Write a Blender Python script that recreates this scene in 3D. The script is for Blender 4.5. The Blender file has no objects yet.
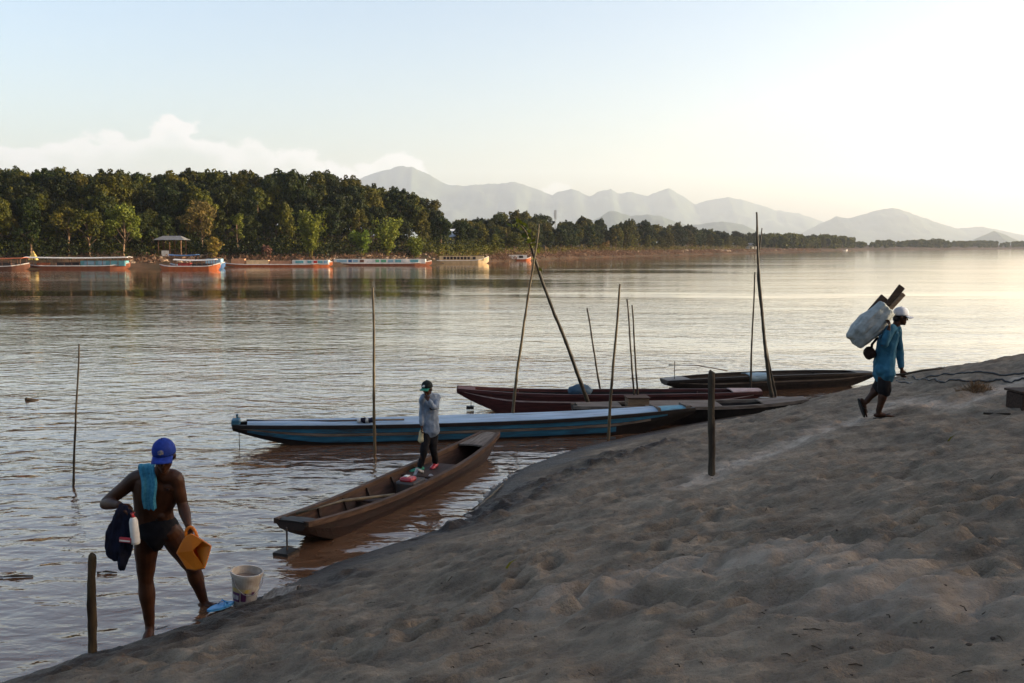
import bpy, bmesh, math, random
import numpy as np
from mathutils import Vector, Matrix, noise as mnoise
random.seed(7); RNG = np.random.default_rng(7)
scene = bpy.context.scene
COL = scene.collection
# ------------------------------------------------------------------ camera
CAM_H, FPX, PITCH = 3.5, 1024 * 35 / 36, math.atan(94.5 / (1024 * 35 / 36))
cd = bpy.data.cameras.new('camera'); cd.lens = 35; cd.sensor_width = 36
cd.clip_start = .05; cd.clip_end = 30000
cam = bpy.data.objects.new('camera', cd); COL.objects.link(cam)
cam.location = (0, 0, CAM_H); cam.rotation_euler = (math.pi / 2 - PITCH, 0, 0)
scene.camera = cam
def ray(px, py):
    a = (px - 512) / FPX; b = (341.5 - py) / FPX
    return Vector((a, math.cos(PITCH) + b * math.sin(PITCH), -math.sin(PITCH) + b * math.cos(PITCH)))
def atz(px, py, z=0.0):                       # point of the photo on the level z
    d = ray(px, py); t = (z - CAM_H) / d.z
    return Vector((0, 0, CAM_H)) + d * t
def aty(px, py, y):                           # point of the photo at ground distance y
    d = ray(px, py); return Vector((0, 0, CAM_H)) + d * (y / d.y)
def project(p):
    x, y, z = p[0], p[1], p[2] - CAM_H
    f = y * math.cos(PITCH) - z * math.sin(PITCH); u = y * math.sin(PITCH) + z * math.cos(PITCH)
    return 512 + FPX * x / f, 341.5 - FPX * u / f
# ------------------------------------------------------------------ numpy noise
_perm = RNG.permutation(512).astype(np.int64)
_g = RNG.normal(size=(512, 2)); _g /= np.linalg.norm(_g, axis=1)[:, None]
def pnoise(x, y):
    xi = np.floor(x).astype(np.int64); yi = np.floor(y).astype(np.int64); fx = x - xi; fy = y - yi
    def g(ix, iy, dx, dy):
        h = _perm[(_perm[ix & 511] + iy) & 511]; return _g[h, 0] * dx + _g[h, 1] * dy
    u = fx * fx * fx * (fx * (fx * 6 - 15) + 10); v = fy * fy * fy * (fy * (fy * 6 - 15) + 10)
    a = g(xi, yi, fx, fy); b = g(xi + 1, yi, fx - 1, fy); c = g(xi, yi + 1, fx, fy - 1); d = g(xi + 1, yi + 1, fx - 1, fy - 1)
    return (a + (b - a) * u) * (1 - v) + (c + (d - c) * u) * v
def fbm(x, y, o=4, gain=.5):
    s = 0; a = 1
    for k in range(o):
        s = s + a * pnoise(x * 2 ** k + 17.3 * k, y * 2 ** k - 9.1 * k); a *= gain
    return s
def sst(a, b, x):
    t = np.clip((x - a) / (b - a), 0, 1); return t * t * (3 - 2 * t)
# ------------------------------------------------------------------ materials
def mat(name, c1, c2=None, rough=.7, scale=6., bump=0., bscale=None, stretch=(1, 1, 1), spec=None, trans=0., detail=5, coord='Object', randvar=0., coat=0., ramp=(.35, .65), grime=0., gcol=(.05, .035, .025)):
    m = bpy.data.materials.new(name); m.use_nodes = True; nt = m.node_tree; N = nt.nodes; L = nt.links
    if spec is None: spec = .5 if rough < .55 else (.25 if rough < .7 else .12)
    p = N['Principled BSDF']; p.inputs['Roughness'].default_value = rough; p.inputs['Specular IOR Level'].default_value = spec
    if coat: p.inputs['Coat Weight'].default_value = coat
    c2 = c2 or tuple(v * .7 for v in c1)
    tc = N.new('ShaderNodeTexCoord'); mp = N.new('ShaderNodeMapping'); mp.inputs['Scale'].default_value = stretch
    L.new(tc.outputs[coord], mp.inputs['Vector'])
    nz = N.new('ShaderNodeTexNoise'); nz.inputs['Scale'].default_value = scale; nz.inputs['Detail'].default_value = detail
    L.new(mp.outputs[0], nz.inputs['Vector'])
    cr = N.new('ShaderNodeValToRGB'); cr.color_ramp.elements[0].position = ramp[0]; cr.color_ramp.elements[1].position = ramp[1]
    cr.color_ramp.elements[0].color = (*c2, 1); cr.color_ramp.elements[1].color = (*c1, 1)
    L.new(nz.outputs['Fac'], cr.inputs['Fac']); col = cr.outputs['Color']
    if randvar:
        oi = N.new('ShaderNodeObjectInfo'); hs = N.new('ShaderNodeHueSaturation')
        m1 = N.new('ShaderNodeMapRange'); m1.inputs['To Min'].default_value = 1 - randvar; m1.inputs['To Max'].default_value = 1 + randvar
        m2 = N.new('ShaderNodeMapRange'); m2.inputs['To Min'].default_value = .5 - randvar * .06; m2.inputs['To Max'].default_value = .5 + randvar * .06
        L.new(oi.outputs['Random'], m1.inputs['Value']); L.new(m1.outputs[0], hs.inputs['Value'])
        mm = N.new('ShaderNodeMath'); mm.operation = 'MULTIPLY'; mm.inputs[1].default_value = 7.31; fr = N.new('ShaderNodeMath'); fr.operation = 'FRACT'
        L.new(oi.outputs['Random'], mm.inputs[0]); L.new(mm.outputs[0], fr.inputs[0]); L.new(fr.outputs[0], m2.inputs['Value']); L.new(m2.outputs[0], hs.inputs['Hue'])
        L.new(col, hs.inputs['Color']); col = hs.outputs['Color']
    if grime:
        g1 = N.new('ShaderNodeTexNoise'); g1.inputs['Scale'].default_value = 2.2; g1.inputs['Detail'].default_value = 9; g1.inputs['Roughness'].default_value = .7; L.new(mp.outputs[0], g1.inputs['Vector'])
        g2 = N.new('ShaderNodeMapRange'); g2.inputs['From Min'].default_value = .46; g2.inputs['From Max'].default_value = .66; g2.inputs['To Max'].default_value = grime; L.new(g1.outputs['Fac'], g2.inputs['Value'])
        gm = N.new('ShaderNodeMix'); gm.data_type = 'RGBA'; L.new(g2.outputs[0], gm.inputs[0]); L.new(col, gm.inputs[6]); gm.inputs[7].default_value = (*gcol, 1); col = gm.outputs[2]
    L.new(col, p.inputs['Base Color'])
    if bump:
        nb = N.new('ShaderNodeTexNoise'); nb.inputs['Scale'].default_value = bscale or scale * 4; nb.inputs['Detail'].default_value = 6
        L.new(mp.outputs[0], nb.inputs['Vector']); bp = N.new('ShaderNodeBump'); bp.inputs['Strength'].default_value = 1; bp.inputs['Distance'].default_value = bump
        L.new(nb.outputs['Fac'], bp.inputs['Height']); L.new(bp.outputs[0], p.inputs['Normal'])
    if trans:
        tr = N.new('ShaderNodeBsdfTranslucent'); L.new(col, tr.inputs['Color']); mx = N.new('ShaderNodeMixShader'); mx.inputs[0].default_value = trans
        L.new(p.outputs[0], mx.inputs[1]); L.new(tr.outputs[0], mx.inputs[2]); L.new(mx.outputs[0], N['Material Output'].inputs['Surface'])
    return m
M = {}
M['skin'] = mat('skin_brown', (.055, .02, .008), (.03, .011, .0047), .5, 9, .0015, 60, spec=.22)
M['hair'] = mat('hair_black', (.012, .01, .01), None, .6, 60)
M['eye'] = mat('eye_dark', (.03, .025, .02), None, .2, 5)
M['blue_cap'] = mat('cap_royal_blue', (.015, .04, .24), (.01, .026, .16), .75, 30, .001)
M['emblem'] = mat('cap_emblem', (.22, .2, .16), (.06, .08, .2), .7, 60)
M['dark_cap'] = mat('cap_black', (.012, .018, .018), None, .8, 30)
M['green_brim'] = mat('brim_green', (.03, .2, .14), None, .7, 30)
M['white_cap'] = mat('cap_grey_white', (.5, .52, .55), (.42, .44, .47), .8, 25, .001)
M['towel'] = mat('towel_sky_blue', (.055, .22, .31), (.03, .15, .23), .95, 40, .004, 220)
M['trunks'] = mat('trunks_black', (.01, .01, .012), None, .8, 20, .002)
M['navy'] = mat('cloth_navy', (.012, .014, .03), (.008, .008, .014), .9, 12, .003)
M['red_plastic'] = mat('plastic_red', (.35, .02, .03), None, .4, 10)
M['white_plastic'] = mat('plastic_white', (.62, .61, .57), (.5, .49, .44), .35, 14)
M['orange_plastic'] = mat('plastic_orange', (.72, .23, .015), (.6, .17, .01), .4, 7, .002, 12, trans=.3)
M['bucket'] = mat('bucket_dirty_white', (.5, .47, .41), (.3, .25, .19), .5, 7, grime=.6, gcol=(.16, .12, .09))
M['purple'] = mat('label_purple', (.12, .03, .1), (.07, .015, .05), .5, 30)
M['yellow_print'] = mat('label_yellow', (.5, .36, .08), (.4, .36, .25), .5, 22)
M['brown_water'] = mat('bucket_wash_water', (.26, .2, .15), (.18, .13, .1), .25, 6)
M['wire'] = mat('wire_grey', (.2, .2, .2), None, .4, 20)
M['blue_rubber'] = mat('rubber_blue', (.05, .27, .55), (.04, .2, .42), .5, 20)
M['black_rubber'] = mat('rubber_black', (.012, .012, .012), None, .6, 20)
M['blue_shirt'] = mat('shirt_blue', (.034, .13, .2), (.018, .075, .12), .85, 9, .004, 25)
M['grey_shirt'] = mat('shirt_grey_blue', (.22, .27, .33), (.13, .165, .21), .85, 12, .004, 25)
M['black_trousers'] = mat('trousers_black', (.014, .013, .014), None, .85, 12, .004, 25)
M['sack'] = mat('sack_woven', (.34, .36, .34), (.22, .24, .23), .75, 10, .004, 40)
M['board'] = mat('board_dark', (.06, .04, .03), (.03, .02, .016), .8, 5, .003, 20, (1, 8, 8))
M['board_light'] = mat('board_light', (.2, .14, .09), (.12, .08, .05), .8, 5, .003, 20, (1, 8, 8))
M['bamboo'] = mat('bamboo_old', (.11, .085, .045), (.05, .038, .022), .6, 5, .002, 30)
M['bamboo_dark'] = mat('bamboo_dark', (.045, .036, .022), (.02, .016, .011), .6, 5, .002, 30)
M['post'] = mat('post_bark', (.08, .056, .03), (.03, .02, .012), .9, 9, .012, 30, (1, 1, .35))
M['post_dark'] = mat('post_weathered', (.07, .058, .042), (.03, .024, .018), .9, 9, .01, 30, (1, 1, .3))
M['wood_red'] = mat('hull_wood_brown', (.03, .014, .01), (.015, .008, .006), .6, 4, .004, 16, (.6, 6, 6), grime=.7, gcol=(.02, .014, .01))
M['wood_in'] = mat('hull_inside_wood', (.065, .036, .027), (.03, .018, .013), .7, 4, .004, 16, (.6, 6, 6), grime=.7, gcol=(.03, .02, .015))
M['rail_tan'] = mat('gunwale_tan', (.1, .058, .036), (.045, .027, .018), .7, 5, .003, 20, (.6, 6, 6), grime=.7, gcol=(.04, .025, .017))
M['hull_black'] = mat('hull_tarred', (.016, .012, .01), (.008, .006, .005), .55, 5, .004, 12)
M['hull_maroon'] = mat('hull_maroon', (.07, .02, .018), (.035, .012, .011), .6, 5, .004, 14, (.6, 5, 5))
M['deck_blue'] = mat('deck_pale_blue', (.33, .43, .53), (.24, .34, .43), .7, 3, .003, 14, (.5, 4, 4), grime=.5, gcol=(.14, .13, .12))
M['hull_blue'] = mat('hull_blue', (.026, .13, .21), (.016, .085, .14), .6, 5, .003, 14, (.6, 5, 5), grime=.85, gcol=(.03, .025, .02))
M['turquoise'] = mat('paint_turquoise', (.1, .28, .35), (.07, .2, .27), .6, 5, .003, 14, grime=.6)
M['plank_grey'] = mat('plank_grey', (.19, .16, .13), (.1, .08, .065), .8, 5, .004, 18, (.6, 6, 6), grime=.7)
M['plank_pink'] = mat('plank_pinkish', (.4, .3, .28), (.27, .2, .18), .8, 5, .004, 18)
M['metal_dark'] = mat('metal_dark', (.03, .03, .03), (.06, .035, .02), .45, 14)
M['metal_grey'] = mat('metal_grey', (.3, .3, .3), (.16, .15, .14), .4, 16)
M['tarp_blue'] = mat('tarp_light_blue', (.2, .29, .33), (.15, .22, .26), .6, 5)
M['drum_blue'] = mat('bundle_slate_blue', (.05, .09, .13), None, .7, 8)
M['white_bundle'] = mat('bundle_white', (.6, .6, .58), (.4, .4, .38), .8, 10)
M['yellow_bag'] = mat('bag_pale_yellow', (.55, .47, .27), None, .6, 12)
M['dry_grass'] = mat('dry_grass', (.24, .15, .08), (.12, .075, .04), .9, 8)
M['hose'] = mat('hose_black', (.012, .012, .012), None, .5, 10)
M['foam'] = mat('foam_white', (.3, .27, .23), (.16, .135, .11), .9, 30)
M['pouch'] = mat('pouch_dark', (.03, .016, .013), (.015, .009, .008), .85, 10)
M['drift'] = mat('driftwood', (.06, .045, .03), None, .8, 12)
# ------------------------------------------------------------------ object helpers
ORG = {}
def tag(o, label=None, cat=None, group=None, kind=None):
    if label: o['label'] = label
    if cat: o['category'] = cat
    if group: o['group'] = group
    if kind: o['kind'] = kind
    return o
def empty(name, loc=(0, 0, 0), rz=0., label=None, cat=None, group=None):
    o = bpy.data.objects.new(name, None); COL.objects.link(o); o.location = loc; o.rotation_euler = (0, 0, rz)
    o.empty_display_size = .2; ORG[o] = Vector(loc); return tag(o, label, cat, group)
def frame(t, ref=Vector((0, 0, 1))):
    t = t.normalized()
    if abs(t.dot(ref)) > .98: ref = Vector((1, 0, 0)) if abs(t.x) < .9 else Vector((0, 1, 0))
    s = t.cross(ref).normalized(); return t, s, s.cross(t).normalized()
class MB:
    def __init__(s): s.v = []; s.f = []
    def add(s, vs, fs):
        n = len(s.v); s.v += [Vector(v) for v in vs]; s.f += [[i + n for i in f] for f in fs]; return s
    def box(s, c, d, R=None):
        c = Vector(c); vs = []
        for x in (-.5, .5):
            for y in (-.5, .5):
                for z in (-.5, .5):
                    p = Vector((x * d[0], y * d[1], z * d[2])); vs.append(c + (R @ p if R else p))
        return s.add(vs, [(0, 1, 3, 2), (4, 6, 7, 5), (0, 4, 5, 1), (2, 3, 7, 6), (0, 2, 6, 4), (1, 5, 7, 3)])
    def rings(s, rs, cap=True):
        n = len(rs[0]); vs = [p for r in rs for p in r]; fs = []
        for i in range(len(rs) - 1):
            for j in range(n):
                k = (j + 1) % n; fs.append((i * n + j, i * n + k, (i + 1) * n + k, (i + 1) * n + j))
        if cap: fs.append(tuple(range(n - 1, -1, -1))); fs.append(tuple((len(rs) - 1) * n + j for j in range(n)))
        return s.add(vs, fs)
    def tube(s, pts, rad, n=8, side=None, round_end=False):
        """pts: polyline; rad: one radius, list, or list of (a,b) half axes along side / across"""
        pts = [Vector(p) for p in pts]
        if not isinstance(rad, (list, tuple)): rad = [rad] * len(pts)
        rad = [(r if isinstance(r, (list, tuple)) else (r, r)) for r in rad]
        if round_end:
            a, b = rad[0]; e = (pts[0] - pts[1]).normalized() * min(a, b); z, y = rad[-1]; e2 = (pts[-1] - pts[-2]).normalized() * min(z, y)
            pts = [pts[0] + e * .95, pts[0] + e * .7] + pts + [pts[-1] + e2 * .7, pts[-1] + e2 * .95]
            rad = [(a * .3, b * .3), (a * .72, b * .72)] + rad + [(z * .72, y * .72), (z * .3, y * .3)]
        rs = []; prev = None
        for i, p in enumerate(pts):
            t = (pts[min(i + 1, len(pts) - 1)] - pts[max(i - 1, 0)])
            if side is not None:
                t = t.normalized(); u = (Vector(side) - t * Vector(side).dot(t)).normalized(); w = t.cross(u)
            elif prev is not None:
                t = t.normalized(); u = (prev - t * prev.dot(t)).normalized(); w = t.cross(u)
            else:
                t, u, w = frame(t)
            prev = u; a, b = rad[i]
            rs.append([p + u * (a * math.cos(2 * math.pi * j / n)) + w * (b * math.sin(2 * math.pi * j / n)) for j in range(n)])
        return s.rings(rs)
    def ell(s, c, r, B=None, n=14, m=9):
        c = Vector(c); rs = []
        B = B or (Vector((1, 0, 0)), Vector((0, 1, 0)), Vector((0, 0, 1)))
        for i in range(m + 1):
            th = math.pi * (i + .0) / m; th = min(max(th, .06), math.pi - .06)
            rs.append([c + B[0] * (r[0] * math.sin(th) * math.cos(2 * math.pi * j / n)) + B[1] * (r[1] * math.sin(th) * math.sin(2 * math.pi * j / n)) + B[2] * (-r[2] * math.cos(th)) for j in range(n)])
        return s.rings(rs)
    def grid(s, rows):
        n = len(rows[0]); vs = [p for r in rows for p in r]
        return s.add(vs, [(i * n + j, i * n + j + 1, (i + 1) * n + j + 1, (i + 1) * n + j) for i in range(len(rows) - 1) for j in range(n - 1)])
    def build(s, name, m, parent=None, local=False, loc=None, smooth=False, mods=None, wrinkle=None, folds=None, label=None, cat=None, group=None, kind=None):
        org = Vector((0, 0, 0))
        if not local:
            if parent is not None: org = ORG[parent]
            elif loc is not None: org = Vector(loc)
        me = bpy.data.meshes.new(name); me.from_pydata([tuple(v - org) for v in s.v], [], s.f); me.update()
        bm = bmesh.new(); bm.from_mesh(me); bmesh.ops.recalc_face_normals(bm, faces=bm.faces); bm.to_mesh(me); bm.free()
        o = bpy.data.objects.new(name, me); COL.objects.link(o)
        if mods:
            for kind_, kw in mods:
                md = o.modifiers.new(kind_, kind_)
                for k, v in kw.items(): setattr(md, k, v)
            dg = bpy.context.evaluated_depsgraph_get(); dg.update()
            me2 = bpy.data.meshes.new_from_object(o.evaluated_get(dg)); o.modifiers.clear(); o.data = me2; bpy.data.meshes.remove(me); me = me2; me.name = name
        if wrinkle:
            sc, am, st = wrinkle
            for v in me.vertices:
                q = Vector((v.co.x * sc, v.co.y * sc, v.co.z * sc * st)); d = mnoise.noise(q) + .5 * mnoise.noise(q * 2.1 + Vector((3, 1, 7)))
                v.co += v.normal * (d * am)
            me.update()
        if folds:
            ax, sc, am = folds; ax = Vector(ax).normalized()
            for v in me.vertices:
                q = v.co - ax * (v.co.dot(ax) * .8); d = mnoise.noise(q * sc) + .6 * mnoise.noise(q * sc * 2.3 + ax * 3); v.co += v.normal * (d * am)
            me.update()
        if smooth: me.shade_smooth()
        me.materials.clear(); me.materials.append(m)
        if parent is not None: o.parent = parent
        elif loc is not None: o.location = loc
        ORG[o] = org
        return tag(o, label, cat, group, kind)
def remesh(v, it=4, f=.5): return [('REMESH', dict(mode='VOXEL', voxel_size=v)), ('SMOOTH', dict(iterations=it, factor=f))]
def bevel(w, seg=2): return [('BEVEL', dict(width=w, segments=seg, limit_method='ANGLE'))]
def copy_tree(o, parent=None):
    c = o.copy(); COL.objects.link(c)
    if parent: c.parent = parent
    for ch in o.children: copy_tree(ch, c)
    return c
# ================================================================== SKY, SUN, HAZE
SUN_EL, SUN_AZ = math.radians(7.5), math.radians(92)     # azimuth clockwise from the view direction
SUN_STR, SKY_STR, EXPO, HAZE_D = 5.0, .15, 1.68, .00007
sd = bpy.data.lights.new('sun', 'SUN'); sd.energy = SUN_STR; sd.angle = math.radians(.5); sd.color = (1, .84, .62)
so = bpy.data.objects.new('sun', sd); COL.objects.link(so)
dirv = Vector((math.sin(SUN_AZ) * math.cos(SUN_EL), math.cos(SUN_AZ) * math.cos(SUN_EL), math.sin(SUN_EL)))
so.rotation_euler = dirv.to_track_quat('Z', 'Y').to_euler(); so.location = (60, 0, 60)
w = bpy.data.worlds.new('World'); scene.world = w; w.use_nodes = True
nt = w.node_tree; N = nt.nodes; L = nt.links; bg = N['Background']; bg.inputs['Strength'].default_value = SKY_STR
sky = N.new('ShaderNodeTexSky'); sky.sky_type = 'NISHITA'; sky.sun_disc = False; sky.sun_elevation = SUN_EL; sky.sun_rotation = SUN_AZ
sky.altitude = 300; sky.air_density = 1.0; sky.dust_density = 4.0; sky.ozone_density = 1.5
def mth(op, a, b=None, c=None, clamp=False):
    n = N.new('ShaderNodeMath'); n.operation = op; n.use_clamp = clamp
    for i, x in enumerate((a, b, c)):
        if x is None: continue
        if isinstance(x, (int, float)): n.inputs[i].default_value = x
        else: L.new(x, n.inputs[i])
    return n.outputs[0]
tc = N.new('ShaderNodeTexCoord'); sx = N.new('ShaderNodeSeparateXYZ'); L.new(tc.outputs['Generated'], sx.inputs[0])
az = mth('ARCTAN2', sx.outputs[0], sx.outputs[1]); el = mth('ARCSINE', sx.outputs[2])
azn = mth('MULTIPLY_ADD', az, 1 / 1.2, .5)                         # -34..34 degrees -> 0..1
fc = N.new('ShaderNodeFloatCurve'); L.new(azn, fc.inputs['Value']); cv = fc.mapping.curves[0]
def azel(px, py):
    d = ray(px, py).normalized(); return math.atan2(d.x, d.y) / 1.2 + .5, math.asin(d.z) * 4
pts = [azel(*p) for p in ((0, 140), (60, 135), (120, 130), (150, 121), (172, 112), (195, 122), (230, 136), (275, 143), (305, 146), (340, 166), (365, 158), (398, 150), (420, 164), (450, 182), (520, 190), (553, 180), (575, 190), (1024, 225))]
pts = [(-.0, pts[0][1])] + pts + [(1, .05)]
while len(cv.points) < len(pts): cv.points.new(.5, .5)
for p, (x, y) in zip(cv.points, sorted(pts)): p.location = (min(max(x, 0), 1), y); p.handle_type = 'AUTO'
fc.mapping.update()
top = mth('DIVIDE', fc.outputs[0], 4)
mp = N.new('ShaderNodeMapping'); mp.inputs['Scale'].default_value = (1, 1, 1.6); L.new(tc.outputs['Generated'], mp.inputs[0])
n1 = N.new('ShaderNodeTexNoise'); n1.inputs['Scale'].default_value = 34; n1.inputs['Detail'].default_value = 7; n1.inputs['Roughness'].default_value = .55; L.new(mp.outputs[0], n1.inputs['Vector'])
vn = N.new('ShaderNodeTexVoronoi'); vn.feature = 'SMOOTH_F1'; vn.inputs['Scale'].default_value = 48; vn.inputs['Smoothness'].default_value = .4; L.new(mp.outputs[0], vn.inputs['Vector'])
off = mth('ADD', mth('MULTIPLY', mth('SUBTRACT', n1.outputs['Fac'], .5), .045), mth('MULTIPLY', mth('SUBTRACT', .35, vn.outputs['Distance']), .016))
edge = mth('SUBTRACT', mth('ADD', top, off), el)
mask = mth('MULTIPLY', mth('SMOOTH_MIN', mth('MULTIPLY', mth('MAXIMUM', edge, 0), 200), 1, .3), 1, clamp=True)
# the cloud thins out into grey haze below its lit heads, and left of the frame
low = N.new('ShaderNodeMapRange'); low.interpolation_type = 'SMOOTHSTEP'; low.inputs['From Min'].default_value = 0; low.inputs['From Max'].default_value = .042; low.inputs['To Min'].default_value = .95; low.inputs['To Max'].default_value = .12; L.new(edge, low.inputs['Value'])
n2 = N.new('ShaderNodeTexNoise'); n2.inputs['Scale'].default_value = 12; n2.inputs['Detail'].default_value = 6; L.new(mp.outputs[0], n2.inputs['Vector'])
side = N.new('ShaderNodeMapRange'); side.inputs['From Min'].default_value = -.05; side.inputs['From Max'].default_value = .12; side.inputs['To Min'].default_value = 1; side.inputs['To Max'].default_value = .12; L.new(az, side.inputs['Value'])
mask = mth('MULTIPLY', mth('MULTIPLY', mask, low.outputs[0]), mth('MULTIPLY', side.outputs[0], mth('MULTIPLY_ADD', n2.outputs['Fac'], .7, .5, clamp=True)))
mix = N.new('ShaderNodeMix'); mix.data_type = 'RGBA'; L.new(mask, mix.inputs[0]); tn = N.new('ShaderNodeMix'); tn.data_type = 'RGBA'; tn.blend_type = 'MULTIPLY'; tn.inputs[0].default_value = 1; tn.inputs[7].default_value = (1.03, .938, .965, 1); L.new(sky.outputs[0], tn.inputs[6]); L.new(tn.outputs[2], mix.inputs[6]); mix.inputs[7].default_value = (2.3, 2.15, 2.02, 1)
L.new(mix.outputs[2], bg.inputs['Color'])
scene.view_settings.view_transform = 'Standard'; scene.view_settings.look = 'None'; scene.view_settings.gamma = 1; scene.view_settings.exposure = EXPO
scene.cycles.use_denoising = True; scene.cycles.max_bounces = 8; scene.cycles.volume_bounces = 1; scene.cycles.transparent_max_bounces = 12
scene.cycles.caustics_reflective = False; scene.cycles.sample_clamp_indirect = 6
hz = bpy.data.materials.new('haze_air'); hz.use_nodes = True; hn = hz.node_tree.nodes; hn.remove(hn['Principled BSDF'])
pv = hn.new('ShaderNodeVolumePrincipled'); pv.inputs['Color'].default_value = (.82, .91, 1, 1); pv.inputs['Density'].default_value = HAZE_D; pv.inputs['Anisotropy'].default_value = .35
hz.node_tree.links.new(pv.outputs[0], hn['Material Output'].inputs['Volume'])
MB().box((1500, 7200, 558), (21000, 15600, 1128)).build('haze', hz, kind='stuff')

# ================================================================== NEAR BANK
ctl = []
for px, py in ((0, 680), (60, 660), (105, 648), (150, 634), (200, 616), (250, 599), (330, 562), (400, 540), (455, 525), (478, 500), (500, 479), (530, 463), (560, 452), (600, 442), (640, 433), (690, 424), (740, 414), (790, 404), (830, 394), (870, 385), (900, 378)):
    p = atz(px, py, 0); ctl.append((p.x, p.y, 0))
for px, py, z in ((711, 473, .66), (878, 417, .99), (1024, 400, 1.35), (1024, 470, 1.7), (1024, 560, 1.85), (1024, 683, 1.95), (512, 683, 1.45), (300, 683, .92), (150, 683, .48), (60, 683, .2),
                  (512, 560, .85), (400, 600, .55), (300, 620, .34), (210, 640, .2), (620, 520, .75), (620, 470, .38), (540, 500, .22), (750, 540, 1.2), (900, 470, 1.25), (900, 560, 1.7), (750, 620, 1.6), (800, 440, .82), (950, 395, 1.17), (1024, 357, 1.5), (985, 366, 1.25), (940, 373, 1.0), (910, 379, .75)):
    p = atz(px, py, z); ctl.append((p.x, p.y, z))
ctl += [(0, 0, 1.9), (-3, 0, 1.15), (-6, 0, .45), (4, 0, 2.3), (0, -6, 2.6), (-8, -8, 1.0), (8, 4, 2.4), (12, 10, 2.2), (14, 16, 1.9), (18, 22, 1.3), (21, 28, .6), (12.5, 25, .45), (10.6, 23.5, .55),
        (-5, 6.6, 0), (-6.6, 4, 0), (-9, 0, 0), (-12, -8, 0), (15.2, 29, 0), (22, 32, 0),
        (-6, 10, -.4), (-3.4, 13.5, -.4), (-1.3, 18, -.35), (1.5, 22, -.4), (5, 26, -.45), (9, 30, -.5), (14, 34, -.5), (-10, 20, -1.4), (0, 33, -1.4), (-13, 6, -1.2), (20, 40, -1.2), (-13, 40, -2)]
C = np.array(ctl); P = C[:, :2]; K = len(C)
def tps(r2): return .5 * r2 * np.log(r2 + 1e-9)
A = np.zeros((K + 3, K + 3)); A[:K, :K] = tps(((P[:, None] - P[None]) ** 2).sum(-1)) + np.eye(K) * .25; A[:K, K] = 1; A[:K, K + 1:] = P; A[K, :K] = 1; A[K + 1:, :K] = P.T
W = np.linalg.solve(A, np.r_[C[:, 2], 0, 0, 0])
def seg_dist(x, y, pl):
    best = np.full(x.shape, 1e9)
    for (ax, ay), (bx, by) in zip(pl[:-1], pl[1:]):
        t = np.clip(((x - ax) * (bx - ax) + (y - ay) * (by - ay)) / ((bx - ax) ** 2 + (by - ay) ** 2), 0, 1)
        best = np.minimum(best, np.hypot(x - ax - t * (bx - ax), y - ay - t * (by - ay)))
    return best
def base_h(x, y):
    xc = np.clip(x, -13, 22); yc = np.clip(y, -9, 40)
    z = W[K] + W[K + 1] * xc + W[K + 2] * yc
    for i in range(K): z = z + W[i] * tps((xc - P[i, 0]) ** 2 + (yc - P[i, 1]) ** 2)
    u = x - np.maximum(.56 * y, 0) - 8.5
    shade_bank = 3.4 * sst(0, 16, u) * (1 - sst(24, 34, y)) * sst(-60, -30, y + 0 * x)  # unseen bank rise at right, shaped to keep low sun off the sand
    shade_bank = np.maximum(shade_bank, 12 * sst(2, 20, -y) * sst(-20, -2, x))  # unseen rise behind the camera, heightened to cut fill light
    return z + shade_bank
def pl_px(l, z): return [tuple(atz(px, py, z)[:2]) for px, py in l]
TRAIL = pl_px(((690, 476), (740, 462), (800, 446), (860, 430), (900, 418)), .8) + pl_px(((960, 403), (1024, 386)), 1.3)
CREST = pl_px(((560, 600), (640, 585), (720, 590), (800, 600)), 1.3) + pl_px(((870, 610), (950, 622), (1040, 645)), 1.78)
SCARP = pl_px(((470, 512), (500, 500), (540, 484), (600, 466), (660, 455)), .28)
WETEDGE = pl_px(((20, 690), (100, 662), (160, 645), (230, 625), (300, 600), (350, 580)), .16)
PITS = []
for px, py, z, r, ln, an, dp in ((530, 617, 1.05, .12, 2.2, .1, .07), (440, 636, .95, .1, 2.6, .2, .05), (570, 622, 1.15, .11, 1.8, -.2, .05), (795, 581, 1.45, .1, 1.5, 0, .07), (775, 634, 1.62, .09, 2, .1, .05), (845, 636, 1.75, .08, 2.2, -.2, .05),
                                (660, 575, 1.05, .09, 2, .3, .04), (350, 645, .7, .1, 3, .1, .06), (270, 640, .45, .1, 3, .15, .05), (700, 655, 1.5, .08, 2, .2, .045), (905, 655, 1.86, .07, 1.8, 0, .04), (650, 470, .42, .2, 2, .3, .06), (600, 486, .5, .2, 2.2, .3, .07), (560, 500, .4, .22, 2.2, .35, .07), (525, 512, .3, .2, 2, .4, .07)):
    p = atz(px, py, z); PITS.append((p.x, p.y, r, ln, an, dp))
for i in range(520):
    px = random.uniform(60, 1100); py = 683 - abs(random.gauss(0, 1)) * 130
    if py < 400: continue
    z0 = min(1.9, max(.2, .2 + (px / 1024) * 1.5 * (py - 380) / 300)); p = atz(px, py, z0)
    PITS.append((p.x, p.y, random.uniform(.045, .12), random.uniform(1.2, 2.6), random.uniform(-.6, .6), random.uniform(.02, .07)))
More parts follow.
